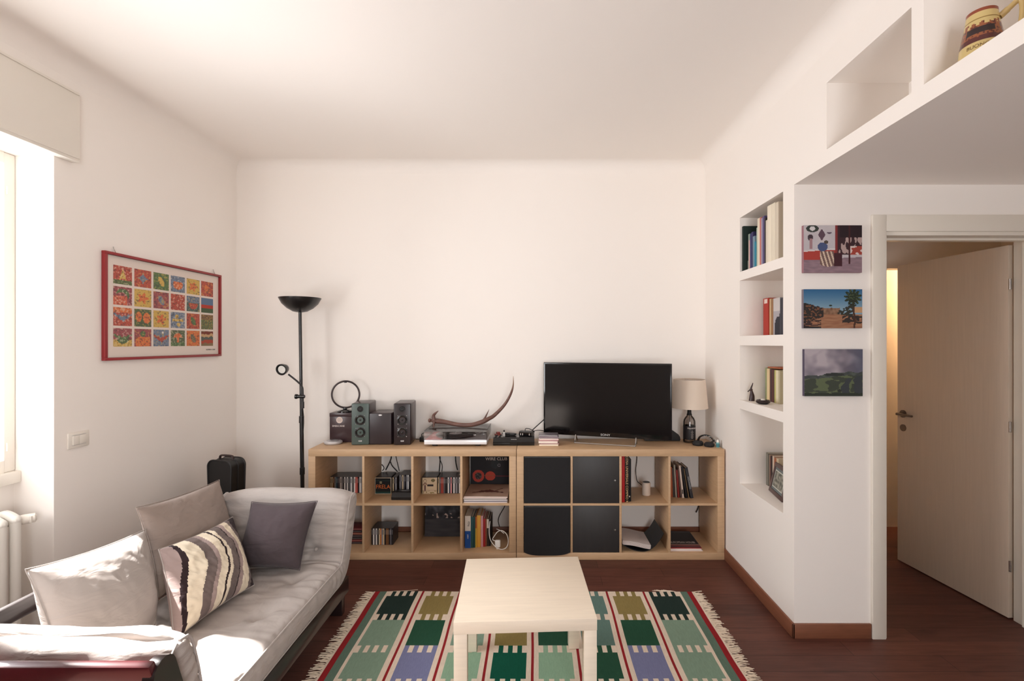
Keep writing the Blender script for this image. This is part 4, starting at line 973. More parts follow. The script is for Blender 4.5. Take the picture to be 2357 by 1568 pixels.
def row(x0, y, z, seq, where, group, gap=.0004, x1=9, w=.0102, h=.124):
    x = x0
    for i, c in enumerate(seq):
        if x+w > x1: break
        disc((x+w/2, y+random.uniform(-.0015, .0015), z), c, '%s-spined disc case, %s %s' % (CN[c], ORD[i] if not i else ORD[i]+' from the left', where), group, w=w, h=h); x += w+gap
    return x
Z1, Z0 = .403, .05
# upper left cubby
a, b = comp(XA, 0)
row(a+.004, 3.748, Z1, [TA, TA, BR_, G_, TE2, B_, DG2, W_, G_, K_, W_, DG2, W_, K_, G_, W_, K_, W_, SA, RR, K_, W_, G_, B_, W_, K_, B_, W_, K_, G_, W_], 'in the upper left cubby', 'disc cases in the upper left cubby', x1=b-.002)
# second upper cubby
a, b = comp(XA, 1)
def cover_disc(label, loc, fn, group, w=.124, h=.124, tk=.010, n=40, rim=(190, 172, 150), rz=0, rx=0):
    t = thing('disc_case', label, 'disc case', loc, rz, group, rx=rx); m = MB(); m.box(-w/2, w/2, 0, tk, 0, h, col=rim, bev=.0008); m.build('case_shell', GLOSSP, t)
    m = MB(); m.face_grid((-w/2+.004, -.0004, .004), (w-.008, 0, 0), (0, 0, h-.008), n, n, fn); m.build('front_cover', PAINT, t, smooth=0); return t
def fela(u, v):
    c = (20, 22, 24) if v > .16 else (18, 42, 30)
    if v < .10 or abs(v-.84) < .012: c = (34, 66, 62)
    if .28 < u < .42 and .66 < v < .80: c = (130, 122, 100)
    return c
tf = cover_disc('disc case with a dark cover and orange lettering, facing out in the second upper cubby', (-1.166, 3.722, Z1), fela, 'discs in the second upper cubby')
m = MB(); text(m, 'FRELA', .043, M=facing(0, -.0008, .055), sx=.93, ext=.0004); m.build('cover_lettering', mat('ink_orange', (214, 108, 44), .6), tf)
row(-1.228, 3.742, Z1, [K_, DG2, K_, K_, DG2, K_, DG2, K_, K_, DG2, K_], 'behind the orange lettered disc cover', 'discs in the second upper cubby', x1=-1.098)
row(-1.098, 3.735, Z1, [TA, K_, G_], 'of three beside the orange lettered cover', 'discs in the second upper cubby')
row(-1.055, 3.768, Z1, [G_, DG2, TA, DG2, K_, G_, W_, K_, K_, K_, W_, K_, G_, W_, DG2], 'behind the black router', 'discs behind the router', x1=b-.002, h=.134)
t = thing('router', 'black wireless router with sloping top in the second upper cubby', 'router', (-.975, 3.66, Z1))
m = MB(); m.prism([(-.085, .004), (-.08, .0), (.075, 0), (.080, .028), (.072, .034), (-.045, .054), (-.06, .050), (-.086, .022)][::1], -.075, .075, 'x'); m.build('router_body', BLACK, t, smooth=20)
m = MB(); text(m, 'Telecom', .010, M=Matrix.Translation((0, -.02, .0515)) @ Matrix.Rotation(R(-8), 4, 'X')); m.build('lettering', SILVER, t)
t.location = (-.985, 3.66, Z1)
# third upper cubby
a, b = comp(XA, 2)
def beige(u, v):
    c = (206, 186, 156)
    if (u-.16)**2+(v-.82)**2 < .016 and (u-.16)**2+(v-.82)**2 > .008: c = (130, 112, 92)
    if (u-.75)**2+(v-.86)**2*2 < .022: c = (112, 104, 74)
    if .10 < u < .22 and .15 < v < .55: c = (112, 82, 76)
    if u < .3 and abs(v-.55-.1*math.sin(u*9)) < .06: c = (142, 112, 98)
    if .32 < u < .78 and .48 < v < .60: c = (44, 34, 36)
    if abs(v-.22) < .008: c = (160, 130, 112)
    if v < .2 and nz(u*9, v*9) > .15: c = (150, 132, 92)
    return c
cover_disc('disc case with a cream illustrated cover, facing out in the third upper cubby', (-.812, 3.722, Z1), beige, 'discs in the third upper cubby', w=.112, rim=(190, 168, 138))
row(a+.006, 3.742, Z1, [K_, DG2, K_], 'of three, left of the cream disc cover', 'discs in the third upper cubby')
row(-.845, 3.742, Z1, [DG2, K_, BR_, DG2, K_, K_, DG2, BR_, K_][:9], 'behind the cream illustrated disc cover', 'discs in the third upper cubby', x1=-.756)
row(-.752, 3.738, Z1, [TA, DG2, RR, RR, DG2, K_, K_, W_, B_, PK, K_, W_, DG2, G_, K_, W_, W_, SA, PK, PK], 'right of the cream disc cover', 'discs in the third upper cubby', x1=b-.002)
# fourth upper cubby: standing record sleeve and a lying stack
def club(u, v):
    c = (24, 20, 24)
    if (u-.62)**2+(v-.62)**2 < .012: c = (30, 34, 36)
    v += .11; d1 = math.hypot(u-.20, v-.44)
    if d1 < .150: c = (168, 58, 44)
    if d1 < .085: c = (84, 72, 66) if nz(u*22, v*22) > 0 else (40, 34, 34)
    if (u-.50)**2/.0165+(v-.44)**2/.0125 < 1: c = (172, 60, 42)
    if .34 < u < .60 and abs(v-.445) < .006: c = (128, 84, 56)
    if u > .60 and abs(v-.435) < .008: c = (132, 32, 40)
    if .012 < (u-.72)**2*4+(v-.715)**2*4 < .0 : c = (90, 90, 90)
    if .0005 < (u-.72)**2+(v-.705)**2 < .0016: c = (96, 92, 96)
    return c
a, b = comp(XA, 3)
t = thing('record_sleeve', 'dark record sleeve with a red guitar shape, standing behind the lying records', 'record', (a+.010+.157, 3.845, Z1), 0, rx=R(-2.0))
m = MB(); m.box(-.156, .156, 0, .004, 0, .314, col=(30, 26, 28)); m.build('sleeve', PAINT, t)
m = MB(); m.face_grid((-.156, -.0003, 0), (.312, 0, 0), (0, 0, .314), 90, 90, club); m.build('front_cover', PAINT, t, smooth=0)
m = MB(); text(m, 'WIRE CLUB', .034, M=facing(.048, -.0008, .236), sx=.98, ext=.0003); m.build('cover_lettering', mat('ink_pale', (196, 182, 172), .6), t)
recs = [(.005, (226, 214, 206), 'white'), (.004, (196, 186, 186), 'pale grey'), (.005, (120, 112, 124), 'blue grey'), (.004, (198, 192, 196), 'light grey'), (.006, (232, 222, 214), 'thick white'), (.004, (90, 78, 78), 'dark brown'), (.007, (222, 210, 202), 'off-white'), (.005, (206, 180, 170), 'pale pink')]
z = Z1
for k, (h, c, cn) in enumerate(recs):
    t = thing('record_sleeve', '%s record sleeve lying in the stack under the brown one' % cn, 'record', (a+.164+.004*math.sin(k*3), 3.672, z), R(.6*math.sin(k*5)), 'lying record sleeves')
    m = MB(); m.box(-.156, .156, -.156, .156, 0, h-.0004, col=c, bev=.0008); m.build('sleeve', PAINT, t); z += h
def feather(u, v):
    c = mixc((170, 142, 124), (154, 126, 110), nz(u*4, v*4)+.5)
    x, y = u-.52, v-.35
    q = nz(u*16, v*7, 3)
    if abs(y-.10*math.cos(x*5)+.02) < .10*(1-abs(x)*2.4)+.05*q and abs(x) < .38: c = (84, 46, 42)
    if x > .15 and abs(y-.1-(x-.15)*1.2) < .03+.02*q and x < .32: c = (96, 58, 50)
    return c
t = thing('record_sleeve', 'brown record sleeve with a dark feathery print, on top of the lying stack', 'record', (a+.168, 3.675, z), R(-1.0), 'lying record sleeves')
m = MB(); m.box(-.156, .156, -.156, .156, 0, .004, col=(232, 222, 212)); m.build('sleeve', PAINT, t)
m = MB(); m.face_grid((-.156, -.156, .0042), (.312, 0, 0), (0, .312, 0), 70, 70, feather); m.build('front_cover', PAINT, t, smooth=0)
# lower left cubby: dark stack of cases
a, b = comp(XA, 0); z = Z0
for k, (c, cn) in enumerate([((40, 30, 32), 'black brown'), ((112, 44, 40), 'dull red'), ((34, 28, 30), 'black'), ((44, 34, 38), 'charcoal'), ((120, 62, 50), 'rust'), ((36, 28, 30), 'very dark'), ((96, 36, 38), 'dark red')]):
    t = thing('video_case', '%s case in the flat stack beside the sofa arm, lower left cubby' % cn, 'case', (-1.335+.004*math.sin(k*2), 3.72, z), R(2*math.sin(k)), 'cases stacked in the lower left cubby')
    m = MB(); m.box(-.085, .085, -.062, .062, 0, .0165, col=c, bev=.001); m.build('case_shell', PAINT, t)
    m = MB(); m.box(-.06, .03, -.0626, -.061, .005, .011, col=mixc(c, (200, 180, 160), .35)); m.build('spine_card', PAINT, t); z += .017
# lower second cubby: discs
a, b = comp(XA, 1)
row(a+.006, 3.640, Z0, [K_, W_, DG2, W_, K_, TA, OR_, G_, TA, K_, BR_, BR_, K_, DG2, K_], 'in the lower second cubby', 'discs in the lower second cubby')
# lower third cubby: print of a photograph at the back
def dkphoto(u, v):
    q = nz(u*5, v*5, 8)+.5*nz(u*14, v*12, 3)
    c = mixc((34, 32, 36), (92, 92, 98), .30+q*.9)
    if v < .42: c = mixc((50, 48, 52), (66, 62, 64), nz(u*3, v*14)+.5)
    if v > .85: c = mixc(c, (150, 148, 150), .4)
    if abs(v-.50) < .06 and nz(u*12, v*12, 6) > .22: c = (176, 156, 146)
    return c
a, b = comp(XA, 2)
t = thing('record_sleeve', 'dark grey photographic record sleeve leaning at the back of the lower third cubby', 'record', (a+.012+.157, 3.800, Z0), 0, rx=R(-6))
m = MB(); m.box(-.156, .156, 0, .004, 0, .314, col=(40, 38, 40)); m.build('sleeve', PAINT, t)
m = MB(); m.face_grid((-.156, -.0003, 0), (.312, 0, 0), (0, 0, .314), 70, 70, dkphoto); m.build('front_cover', PAINT, t, smooth=0)
# lower fourth cubby: coloured books, charger with white cable
a, b = comp(XA, 3); G4 = 'books in the lower fourth cubby'
bk = [(.043, .235, (222, 212, 200), 'thick book with a white and blue spine, at the left of the lower fourth cubby'), (.020, .226, (42, 82, 84), 'dark teal book right of the white and blue one'), (.012, .224, (40, 74, 72), 'thin green teal book beside the orange brown one'), (.011, .226, (178, 96, 44), 'thin orange brown book left of the yellow one'), (.028, .234, (222, 164, 66), 'yellow book in the lower fourth cubby'), (.017, .228, (206, 152, 156), 'pale pink book right of the yellow one'), (.016, .206, (158, 38, 40), 'dark red book right of the pink one'), (.010, .204, (146, 84, 58), 'thin brown book right of the dark red one'), (.015, .203, (60, 50, 42), 'dark book with a white label at its top'), (.013, .196, (34, 30, 30), 'thin black book at the right end of the lower fourth cubby row')]
x = a+.006
for k, (w, h, c, lb) in enumerate(bk):
    t = book(lb, (x+w/2, 3.585+.004*k, Z0), w-.0006, .17, h, c, group=G4)
    if k == 0:
        m = MB(); m.box(-w/2+.0004, w/2-.0004, -.0006, .0005, 0, .125, col=(34, 82, 156)); m.build('blue_band', PAINT, t)
        m = MB(); text(m, 'S8', .030, M=facing(.006, -.0008, .175) @ Matrix.Rotation(R(-8), 4, 'Z') @ Matrix.Diagonal((.5, 1.7, 1, 1)), ext=.0002); m.build('spine_lettering', BLACKM, t)
        m = MB(); text(m, 'LIBRO', .012, M=Matrix.Translation((0, -.0009, .085)) @ Matrix.Rotation(R(90), 4, 'X') @ Matrix.Rotation(R(-90), 4, 'Z'), ext=.0003); m.build('spine_lettering', PAPER, t)
    if k == 3: m = MB(); m.box(-w/2+.0004, w/2-.0004, -.0006, .0005, 0, h*.62, col=(206, 168, 62)); m.build('yellow_band', PAINT, t)
    if k == 8: m = MB(); m.box(-w/2+.0004, w/2-.0004, -.0006, .0005, h*.66, h-.003, col=(214, 204, 192)); m.build('white_label', PAINT, t)
    x += w
t = thing('charger', 'white cube charger in the lower fourth cubby', 'charger', (-.283, 3.575, Z0))
m = MB(); m.box(-.020, .020, -.014, .014, .012, .062, bev=.006, seg=3); m.tube([(0, 0, .0), (0, 0, .014)], .012, 12); m.build('charger_body', mat('white_plastic', (236, 234, 230), .35), t)
WC = mat('white_cable', (226, 222, 216), .5)
m = MB(); m.tube(spline([px(1128, 1200, 3.59), px(1126, 1222, 3.58), px(1129, 1243, 3.57), px(1140, 1258, 3.56), px(1154, 1265, 3.55), px(1166, 1260, 3.55), px(1170.0, 1246, 3.56), px(1166, 1230, 3.57), px(1156, 1222, 3.58), px(1146, 1224, 3.58), px(1138, 1234, 3.58), px(1134, 1242, 3.58), px(1141, 1246, 3.575)], 6), .0030, 8)
zm = min(p.z for p in m.v)
for p in m.v: p.z = max(p.z, Z0+.0008)
tag(m.build('charging_cable', WC), 'white charging cable looped around the cube charger', 'cable')
m = MB(); m.tube(spline([px(1143, 1218, 3.66), px(1152, 1222, 3.64), px(1160, 1228, 3.62)], 4), .0028, 8); tag(m.build('cable_end', WC), 'loose end of a white cable standing behind the charger loop', 'cable')
# hanging black cables seen against the wall
def cable(label, pts, r=.0032):
    m = MB(); m.tube(spline([px(*p) for p in pts], 5), r, 8); tag(m.build('hanging_cable', BLACKM), label, 'cable', 'cables hanging behind the shelf units')
cable('thick forked black cable behind the shelf, second cubby', [(901, 1030, 3.91), (901, 1050, 3.91), (898, 1062, 3.91), (888, 1082, 3.908)], .0045)
cable('right branch of the forked black cable, second cubby', [(898, 1062, 3.905), (903, 1073, 3.905), (915, 1086, 3.905)], .004)
cable('thin black cable slanting down behind the second cubby', [(908, 1035, 3.91), (911, 1050, 3.91), (919, 1084, 3.91)], .003)
cable('black cable curling out left of the second upper cubby', [(874, 1069, 3.912), (880, 1071, 3.912), (884, 1078, 3.908), (880, 1084, 3.906)], .0035)
cable('black cable hanging straight down behind the third upper cubby', [(1013, 1030, 3.91), (1013, 1060, 3.91), (1011, 1086, 3.91)], .004)
cable('thin black cable bending right behind the third upper cubby', [(1010, 1030, 3.91), (1012, 1055, 3.912), (1018, 1072, 3.91), (1017, 1086, 3.91)], .003)
cable('black cable near the right side of the third upper cubby', [(1048, 1030, 3.91), (1049, 1062, 3.91), (1053, 1082, 3.91)], .0045)
cable('black cable looping down behind the books, lower fourth cubby', [(1163, 1150, 3.912), (1162, 1165, 3.912), (1150, 1187, 3.912), (1147, 1200, 3.912), (1150, 1213, 3.905)], .003)
cable('short black cable end in the lower right cubby', [(1612, 1155, 3.912), (1606, 1172, 3.912), (1602, 1180, 3.910)], .004)
m = MB(); m.tube(spline([(-.60, 3.80, Z1+.126), (-.575, 3.79, Z1+.145), (-.556, 3.78, Z1+.140)], 5), .0035, 8)
m2 = MB(); m2.ball((-.557, 3.762, Z1+.139), (.011, .013, .014), 12, 8); m2.tube([(-.557, 3.762, Z1+.130), (-.559, 3.750, Z1+.155)], .006, 8)
o_ = tag(m.build('cable_tail', mat('grey_cable', (160, 152, 146), .5)), 'pale grey cable end with a green plug lying on the discs', 'cable'); m2.build('green_plug', mat('green_plastic', (58, 128, 62), .4), o_, world=True)
# right unit, third upper cubby
a, b = comp(XB, 2)
book('tall red book filling the height of the cubby right of the dark doors', (a+.0135, 3.530, Z1), .0255, .24, .331, (176, 34, 34), group='tall books right of the dark doors')
book('tall black book with large gold lettering down its spine', (a+.042, 3.532, Z1), .030, .24, .329, (22, 17, 18), group='tall books right of the dark doors', lettering='COSA UNIVERSALE COMPRO R', lcol=(206, 176, 128), lsize=.024)
t = book('slim black book with a white dot on its spine, right of the gold lettered one', (a+.067, 3.548, Z1), .018, .23, .305, (24, 22, 26), group='tall books right of the dark doors')
m = MB(); m.lathe([(0, 0), (.005, 0), (.005, .0006), (0, .0006)], n=16, M=facing(-.003, 0, .036)); m.build('white_dot', PAPER, t)
t = thing('white_speaker', 'small white cylindrical device with a black cable in the upper cubby', 'speaker', (.828, 3.70, Z1))
m = MB(); m.lathe([(0, 0), (.028, 0), (.0315, .004), (.0315, .092), (.028, .097), (.0, .097)], n=36); m.build('cylinder_body', mat('off_white_plastic', (216, 200, 186), .5), t)
m = MB(); m.lathe([(0, .0968), (.026, .0968), (.025, .0995), (0, .0995)], n=30); m.build('top_grille', mat('grey_rubber', (90, 88, 90), .6), t)
cable('thin black cable curving down to the white cylindrical device', [(1466, 1035, 3.91), (1466, 1060, 3.91), (1463.5, 1082, 3.90), (1466, 1106, 3.86), (1474, 1114, 3.80), (1481, 1120, 3.74)], .0028)
# right unit, fourth upper cubby: leaning books
a, b = comp(XB, 3); G5 = 'leaning books in the upper right cubby'
lean = [(.010, .205, (150, 128, 108), 0, 'thin tan book at the left end of the upper right cubby'), (.016, .212, (34, 28, 28), 1, 'black book left of the orange one, upper right cubby'), (.024, .224, (156, 84, 52), 2.0, 'orange brown book in the upper right cubby'), (.011, .218, (72, 66, 64), 2.5, 'dark grey book right of the orange brown one'), (.015, .242, (156, 150, 136), 3.5, 'light grey book in the upper right cubby'), (.017, .205, (134, 42, 38), 4.2, 'red book between the grey and the white one'), (.009, .215, (110, 86, 80), 5.5, 'thin mauve brown book left of the white one'), (.017, .240, (218, 200, 188), 6.3, 'white leaning book in the upper right cubby'), (.020, .235, (28, 24, 26), 8.0, 'black leaning book right of the white one'), (.006, .222, (150, 124, 92), 9.5, 'thin tan leaning book left of the last one'), (.026, .230, (50, 50, 56), 11, 'dark slate leaning book with pale lettering at the right end')]
x = a+.004
for k, (w, h, c, an, lb) in enumerate(lean):
    t = book(lb, (x+w/2, 3.655 - .004*k, Z1+math.sin(R(an))*w/2), w*.82-.0006, .16, h, c, group=G5, ry=R(-an), lettering=('DIZIONARIO' if k == 10 else None), lcol=(170, 176, 180), lsize=.016)
    nxt = lean[min(k+1, len(lean)-1)]; x += w*.82/math.cos(R(an)) + min(h, nxt[1])*(math.tan(R(nxt[3]))-math.tan(R(an))) + .001
    if k == 7: m = MB(); m.box(-.004, .004, -.0008, 0, .03, .062, col=(40, 34, 34)); m.build('spine_mark', PAINT, t)
# lower third cubby: open folder with papers
a, b = comp(XB, 2)
t = thing('document_folder', 'open black folder sagging under a wad of papers, lower right unit', 'folder', (a+.16, 3.62, Z0))
m = MB(); n = 18; pr = []
def fz(u): return .004 + .052*((u-.50)/.5)**2 if u < .5 else .004+.128*((u-.5)/.5)**2.2
up = [(a+.004+u*.300, Z0+fz(u)) for u in [k/n for k in range(n+1)]]
m.prism(up + [(p[0], p[1]+.004) for p in up[::-1]], 3.515, 3.80, 'y'); m.build('folder_cover', mat('black_folder', (14, 14, 17), .5), t, world=True)
t = thing('paper_stack', 'wad of loose white papers lying in the open black folder', 'papers', (a+.10, 3.62, Z0+.05))
n = 12; uq = [(a+.006+u*.205, Z0+.052-.030*u+.004*math.sin(u*5)) for u in [k/n for k in range(n+1)]]
for k in range(4):
    m = MB(); m.prism([(p[0]+.002*k, p[1]+.0055*k) for p in uq] + [(p[0]+.002*k, p[1]+.0050+.0055*k) for p in uq[::-1]], 3.520+.006*k, 3.78+.004*k, 'y'); m.build('sheet_bundle', mat('paper_mauve', (206, 194, 190), .85), t, world=True)
# lower fourth cubby: magazines
a, b = comp(XB, 3)
mg = [(.006, (222, 208, 204), 'white magazine at the bottom of the pile, lower right cubby', .232), (.013, (226, 214, 206), 'thick white-edged magazine second in the pile, lower right cubby', .222), (.006, (150, 52, 50), 'red magazine under the black one, lower right cubby', .225)]
z = Z0
for h, c, lb, w in mg:
    t = thing('magazine', lb, 'magazine', (a+.006+w/2, 3.675, z), 0, 'magazines in the lower right cubby'); m = MB(); m.box(-w/2, w/2, -.145, .145, 0, h-.0004, col=c, bev=.0006); m.build('cover', PAINT, t); z += h
def magc(u, v):
    if v < .10: return (112, 62, 60)
    if v < .16: return (140, 108, 98)
    return (34, 27, 30) if v < .9 else (54, 46, 50)
t = thing('magazine', 'black magazine with pale title lettering on top of the pile, lower right cubby', 'magazine', (a+.006+.112, 3.680, z), R(-1.5), 'magazines in the lower right cubby')
m = MB(); m.box(-.110, .110, -.145, .145, 0, .007, col=(60, 34, 36), bev=.0006); m.face_grid((-.110, -.145, .0073), (.22, 0, 0), (0, .29, 0), 22, 40, magc); m.build('cover', PAINT, t, smooth=0)
m = MB(); text(m, 'EUROPEAN HOUSE', .034, M=Matrix.Translation((.0, -.072, .0078)) @ Matrix.Diagonal((.62, 1.25, 1, 1)), ext=.0003); m.build('title_lettering', mat('ink_pale', (196, 182, 172), .6), t)

# ================================================================== niches in the right wall
XN = XR
def nbook(label, x, y, z, w, d, h, c, group, **k): return book(label, (x, y, z), w, d, h, c, rz=R(-90), group=group, **k)
N1, N2_, N3, N4 = 2.024, 1.597, 1.172, .615
y = 3.260; G = 'books in the top niche'
ns = [(.022, .27, .300, .012, (30, 46, 42), 'tall dark green binder at the far end of the top niche'),
 (.020, .16, .070, .04, (158, 160, 150), 'small pale book at the foot of the dark green binder'),
 (.022, .17, .240, .035, (150, 168, 156), 'pale grey green book next to the dark green binder'),
 (.018, .17, .195, .028, (206, 170, 164), 'small pink book in the top niche'),
 (.026, .18, .235, .030, (46, 54, 108), 'deep blue book in the top niche'),
 (.026, .18, .238, .026, (54, 50, 92), 'violet blue book in the top niche'),
 (.030, .17, .205, .024, (112, 138, 156), 'pale blue book with dark marks in the top niche'),
 (.018, .18, .165, .020, (54, 136, 160), 'low bright turquoise book in the top niche'),
 (.022, .17, .250, .026, (172, 190, 176), 'pale mint book in the top niche'),
 (.036, .20, .300, .022, (222, 210, 190), 'thick cream book in the top niche'),
 (.020, .20, .298, .020, (190, 112, 100), 'salmon red book in the top niche'),
 (.022, .19, .290, .020, (156, 152, 176), 'lilac grey book in the top niche'),
 (.024, .20, .295, .018, (86, 76, 118), 'purple book in the top niche'),
 (.018, .20, .280, .018, (40, 34, 40), 'black book beside the purple one'),
 (.024, .18, .260, .018, (214, 204, 188), 'ivory book left of the tall white ones in the top niche'),
 (.050, .23, .338, .016, (232, 222, 202), 'very tall white binder in the top niche'),
 (.044, .23, .337, .016, (226, 216, 196), 'very tall cream binder nearest the room corner of the top niche'),
 (.040, .23, .330, .016, (214, 203, 184), 'tall ivory binder at the near end of the top niche')]
for w, d, h, sb, c, lb in ns:
    if y-w < 2.700: break
    nbook(lb, XN+sb, y-w/2, N1, w-.0008, d, h, c, G); y -= w
# second niche
y = 3.236; G = 'books in the second niche'
for w, d, h, sb, c, lb in [(.072, .17, .246, .142, (178, 62, 52), 'red box file with a white label in the second niche'), (.024, .16, .238, .148, (206, 178, 140), 'tan book right of the red box file'), (.022, .16, .232, .150, (160, 118, 84), 'brown book in the second niche'), (.012, .16, .234, .150, (216, 194, 162), 'thin cream book in the second niche'), (.014, .16, .232, .145, (60, 52, 50), 'thin dark book left of the grey picture spine, second niche'), (.085, .17, .234, .140, (150, 150, 160), 'thick grey book with a dark mountain picture on its spine'), (.040, .17, .226, .140, (60, 60, 68), 'dark slate book at the near end of the second niche')]:
    t = nbook(lb, XN+sb, y-w/2, N2_, w-.0008, d, h, c, G)
    if c == (178, 62, 52): m = MB(); m.box(-.022, .022, -.0008, 0, .212, .240, col=(232, 214, 204)); m.build('spine_label', PAINT, t)
    if c == (150, 150, 160):
        m = MB(); m.face_grid((-w/2+.001, -.0008, 0), (w-.002, 0, 0), (0, 0, h), 10, 26, lambda u, v: (44, 44, 54) if v < .30+.3*u+.12*nz(u*3, 2) and u > .15 else ((176, 172, 178) if v < .66 else (206, 200, 198))); m.build('spine_picture', PAINT, t, smooth=0)
    y -= w
# third niche: figurine, dish, books
t = thing('figurine', 'slender dark carved figurine in the third niche', 'figurine', (XN+.052, 3.205, N3))
m = MB(); m.tube(spline([(0, 0, 0), (.002, 0, .03), (0, 0, .055), (-.004, 0, .080), (.004, 0, .105), (.008, 0, .118)], 5), [.018, .0178, .0175, .017, .0165, .016, .015, .014, .0125, .011, .010, .009, .008, .007, .0065, .006, .0055, .005, .0045, .004, .0035, .003, .0028, .0026, .002, .0015], 12)
m.ball((-.004, 0, .072), .010, 12, 8); m.tube([(-.012, 0, .072), (-.026, 0, .060)], .003, 6); m.build('carved_body', mat('dark_carving', (52, 30, 30), .35), t)
t = thing('stone_bowl', 'small dark bowl shaped ornament in the third niche', 'ornament', (XN+.050, 3.04, N3))
m = MB(); m.lathe([(0, 0), (.024, 0), (.040, .010), (.042, .018), (.036, .026), (.026, .026), (.024, .018), (.0, .014)], n=28); m.build('bowl', mat('dark_stone', (40, 28, 28), .4), t)
m = MB(); m.lathe([(0, .024), (.014, .024), (.012, .031), (0, .032)], n=20); m.build('pale_inlay', PAPER, t)
y = 3.236; G = 'books in the third niche'
for w, d, h, sb, c, lb in [(.022, .155, .216, .155, (150, 158, 116), 'pale green book at the left of the third niche row'), (.034, .155, .212, .155, (226, 204, 160), 'cream book in the third niche'), (.012, .155, .212, .155, (204, 170, 124), 'thin tan book in the third niche'), (.034, .155, .210, .153, (84, 58, 60), 'dark brown book in the third niche'), (.022, .155, .210, .153, (104, 60, 54), 'reddish brown book in the third niche'), (.010, .155, .205, .150, (40, 38, 40), 'thin black book in the third niche'), (.024, .155, .208, .150, (198, 192, 120), 'yellow green book in the third niche'), (.032, .155, .208, .148, (230, 220, 190), 'white book in the third niche'), (.020, .155, .205, .148, (190, 180, 150), 'beige book nearest the near end of the third niche')]:
    nbook(lb, XN+sb, y-w/2, N3, w-.0008, d, h, c, G); y -= w
# orange book lying on top
m = MB(); m.box(XN+.157, XN+.300, 3.035, 3.205, N3+.2165, N3+.225, bev=.001); tag(m.build('book', mat('rust_cover', (176, 98, 62), .6)), 'rust orange book lying flat on top of the third niche row', 'book')
# fourth niche: books and picture frame
y = 3.236; G = 'books in the bottom niche'
for w, d, h, sb, c, lb in [(.034, .150, .214, .160, (122, 118, 108), 'grey book at the left of the bottom niche row'), (.014, .15, .208, .165, (160, 140, 122), 'taupe book in the bottom niche'), (.016, .15, .200, .163, (90, 56, 50), 'maroon book in the bottom niche'), (.018, .15, .205, .163, (44, 34, 34), 'black book behind the picture frame in the bottom niche'), (.022, .15, .210, .163, (206, 186, 166), 'pale book behind the picture frame in the bottom niche'), (.030, .15, .204, .163, (156, 96, 66), 'brown orange book behind the picture frame in the bottom niche'), (.030, .15, .208, .163, (196, 178, 150), 'beige book at the near end of the bottom niche')]:
    nbook(lb, XN+sb, y-w/2, N4, w-.0008, d, h, c, G); y -= w
t = thing('picture_frame', 'dark brown picture frame leaning on the books in the bottom niche', 'picture frame', (XN+.105, 2.99, N4), R(-98.8))
ML2 = Matrix.Translation((0, 0, .002)) @ Matrix.Rotation(R(-13), 4, 'X'); m = MB(); w, h = .245, .185
for a_ in ((-w/2, w/2, 0, .024), (-w/2, w/2, h-.024, h), (-w/2, -w/2+.024, .024, h-.024), (w/2-.024, w/2, .024, h-.024)): m.box(a_[0], a_[1], -.007, .007, a_[2], a_[3], M=ML2, bev=.0015)
m.build('frame_moulding', mat('frame_brown', (88, 66, 62), .45), t)
m = MB(); m.box(-w/2+.02, w/2-.02, -.003, .004, .02, h-.02, M=ML2); m.build('passe_partout', mat('grey_blue_card', (104, 112, 112), .6), t)
def oldph(u, v): return mixc((96, 96, 88), (168, 164, 150), nz(u*6, v*6, 1)+.5)
m = MB(); m.box(-w/2+.036, w/2-.036, -.0042, -.0028, .040, h-.040, M=ML2, col=(206, 206, 196)); k = len(m.v); m.face_grid((-w/2+.041, -.0046, .046), (w-.082, 0, 0), (0, 0, h-.092), 14, 18, oldph)
for i in range(k, len(m.v)): m.v[i] = ML2 @ m.v[i]
m.build('photograph', PAINT, t, smooth=0)

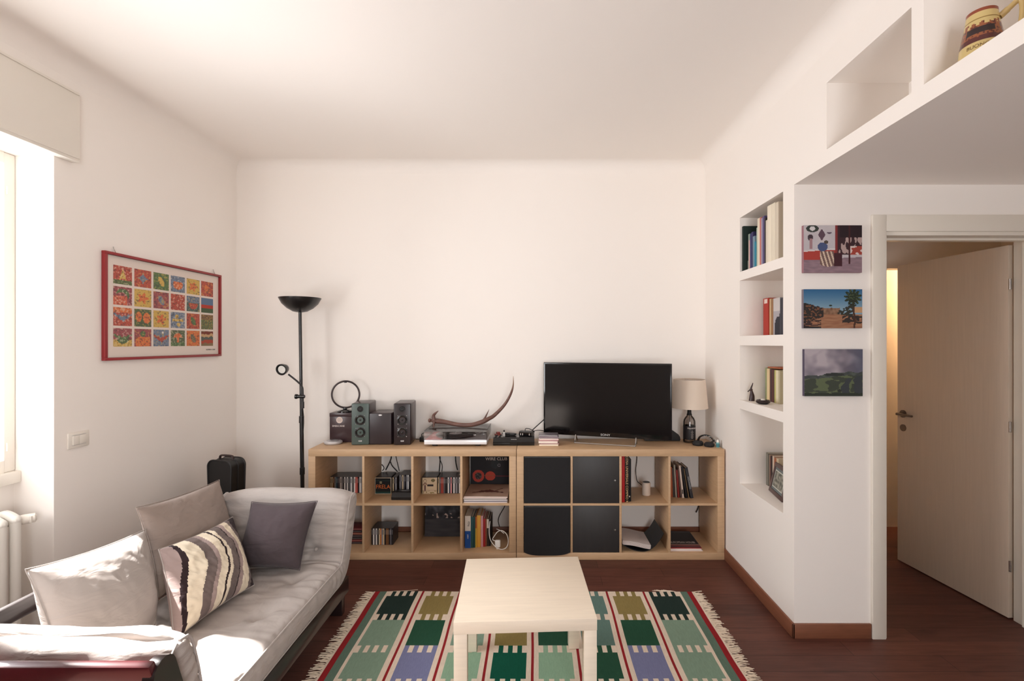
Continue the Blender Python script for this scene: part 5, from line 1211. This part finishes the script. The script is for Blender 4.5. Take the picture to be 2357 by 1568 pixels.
# ================================================================== jug in the loft niche
t = thing('ceramic_jug', 'cream ceramic jug with a brown painted scene, in the open loft niche', 'jug', (XR+.092, 1.592, 2.455))
def jc(u, v):   # u around, v height
    c = (206, 182, 122)
    if v > .93: return (138, 66, 42)
    if abs(v-.80) < .008: return (140, 112, 56)
    f = math.cos((u-.62)*2*math.pi)
    if f > .1:
        q = nz(u*26, v*10, 3)
        if .36+.05*q < v < .70+.10*q: c = (146, 84, 52) if nz(u*44, v*20, 8) > -.15 else (92, 44, 34)
        if .34 < v < .43+.03*q: c = (86, 38, 36)
        if f > .72 and .50 < v < .62: c = (44, 28, 30)
    if abs(v-.17) < .007: c = (150, 112, 60)
    return c
m = MB(); nu, nv = 72, 48; Hh = .166
def jr(v): return .060 - .020*v**1.4 + .002*math.sin(v*6) if v < .97 else .040
for j in range(nv+1):
    v = j/nv
    for i in range(nu): a = 2*math.pi*i/nu; m.v.append(Vector((math.cos(a)*jr(v), math.sin(a)*jr(v), v*Hh)))
for j in range(nv):
    for i in range(nu): m.f.append([j*nu+i, j*nu+(i+1) % nu, (j+1)*nu+(i+1) % nu, (j+1)*nu+i]); m.c.append(jc((i+.5)/nu, (j+.5)/nv))
m.hc = True
c0 = len(m.v); m.v.append(Vector((0, 0, 0))); 
for i in range(nu): m.f.append([c0, (i+1) % nu, i]); m.c.append((206, 182, 122))
k = len(m.v)
for j in range(13):
    v = 1-j/12*.9
    for i in range(nu): a = 2*math.pi*i/nu; m.v.append(Vector((math.cos(a)*(jr(v)-.005), math.sin(a)*(jr(v)-.005), v*Hh)))
for j in range(12):
    for i in range(nu): m.f.append([k+j*nu+i, k+j*nu+(i+1) % nu, k+(j+1)*nu+(i+1) % nu, k+(j+1)*nu+i]); m.c.append((150, 100, 62))
for i in range(nu): m.f.append([nv*nu+i, nv*nu+(i+1) % nu, k+(i+1) % nu, k+i]); m.c.append((120, 58, 38))
m.build('jug_body', mat('printed_ceramic', (255, 255, 255), .2, attr=True, spec=.6), t, smooth=60)
hd = Vector((math.cos(R(-40)), math.sin(R(-40)), 0))
m = MB(); m.tube(spline([hd*.042+Vector((0, 0, .138)), hd*.064+Vector((0, 0, .156)), hd*.086+Vector((0, 0, .172)), hd*.094+Vector((0, 0, .150)), hd*.088+Vector((0, 0, .09)), hd*.056+Vector((0, 0, .035))], 6), [.012]*6+[.010]*25, 12, flat=.8)
m.build('handle', mat('cream_glaze', (206, 178, 120), .2, spec=.6), t)
m = MB()
k = len(m.v); text(m, 'BUONO DEI', .016)
for p in m.v[k:]:
    a = p.x/.0585 + R(-128); zz = p.y+.040; r_ = jr(zz/Hh)+.0004+p.z*.3; p.x, p.y, p.z = math.cos(a)*r_, math.sin(a)*r_, zz
m.build('painted_lettering', mat('ink_brown', (110, 78, 34), .4), t)
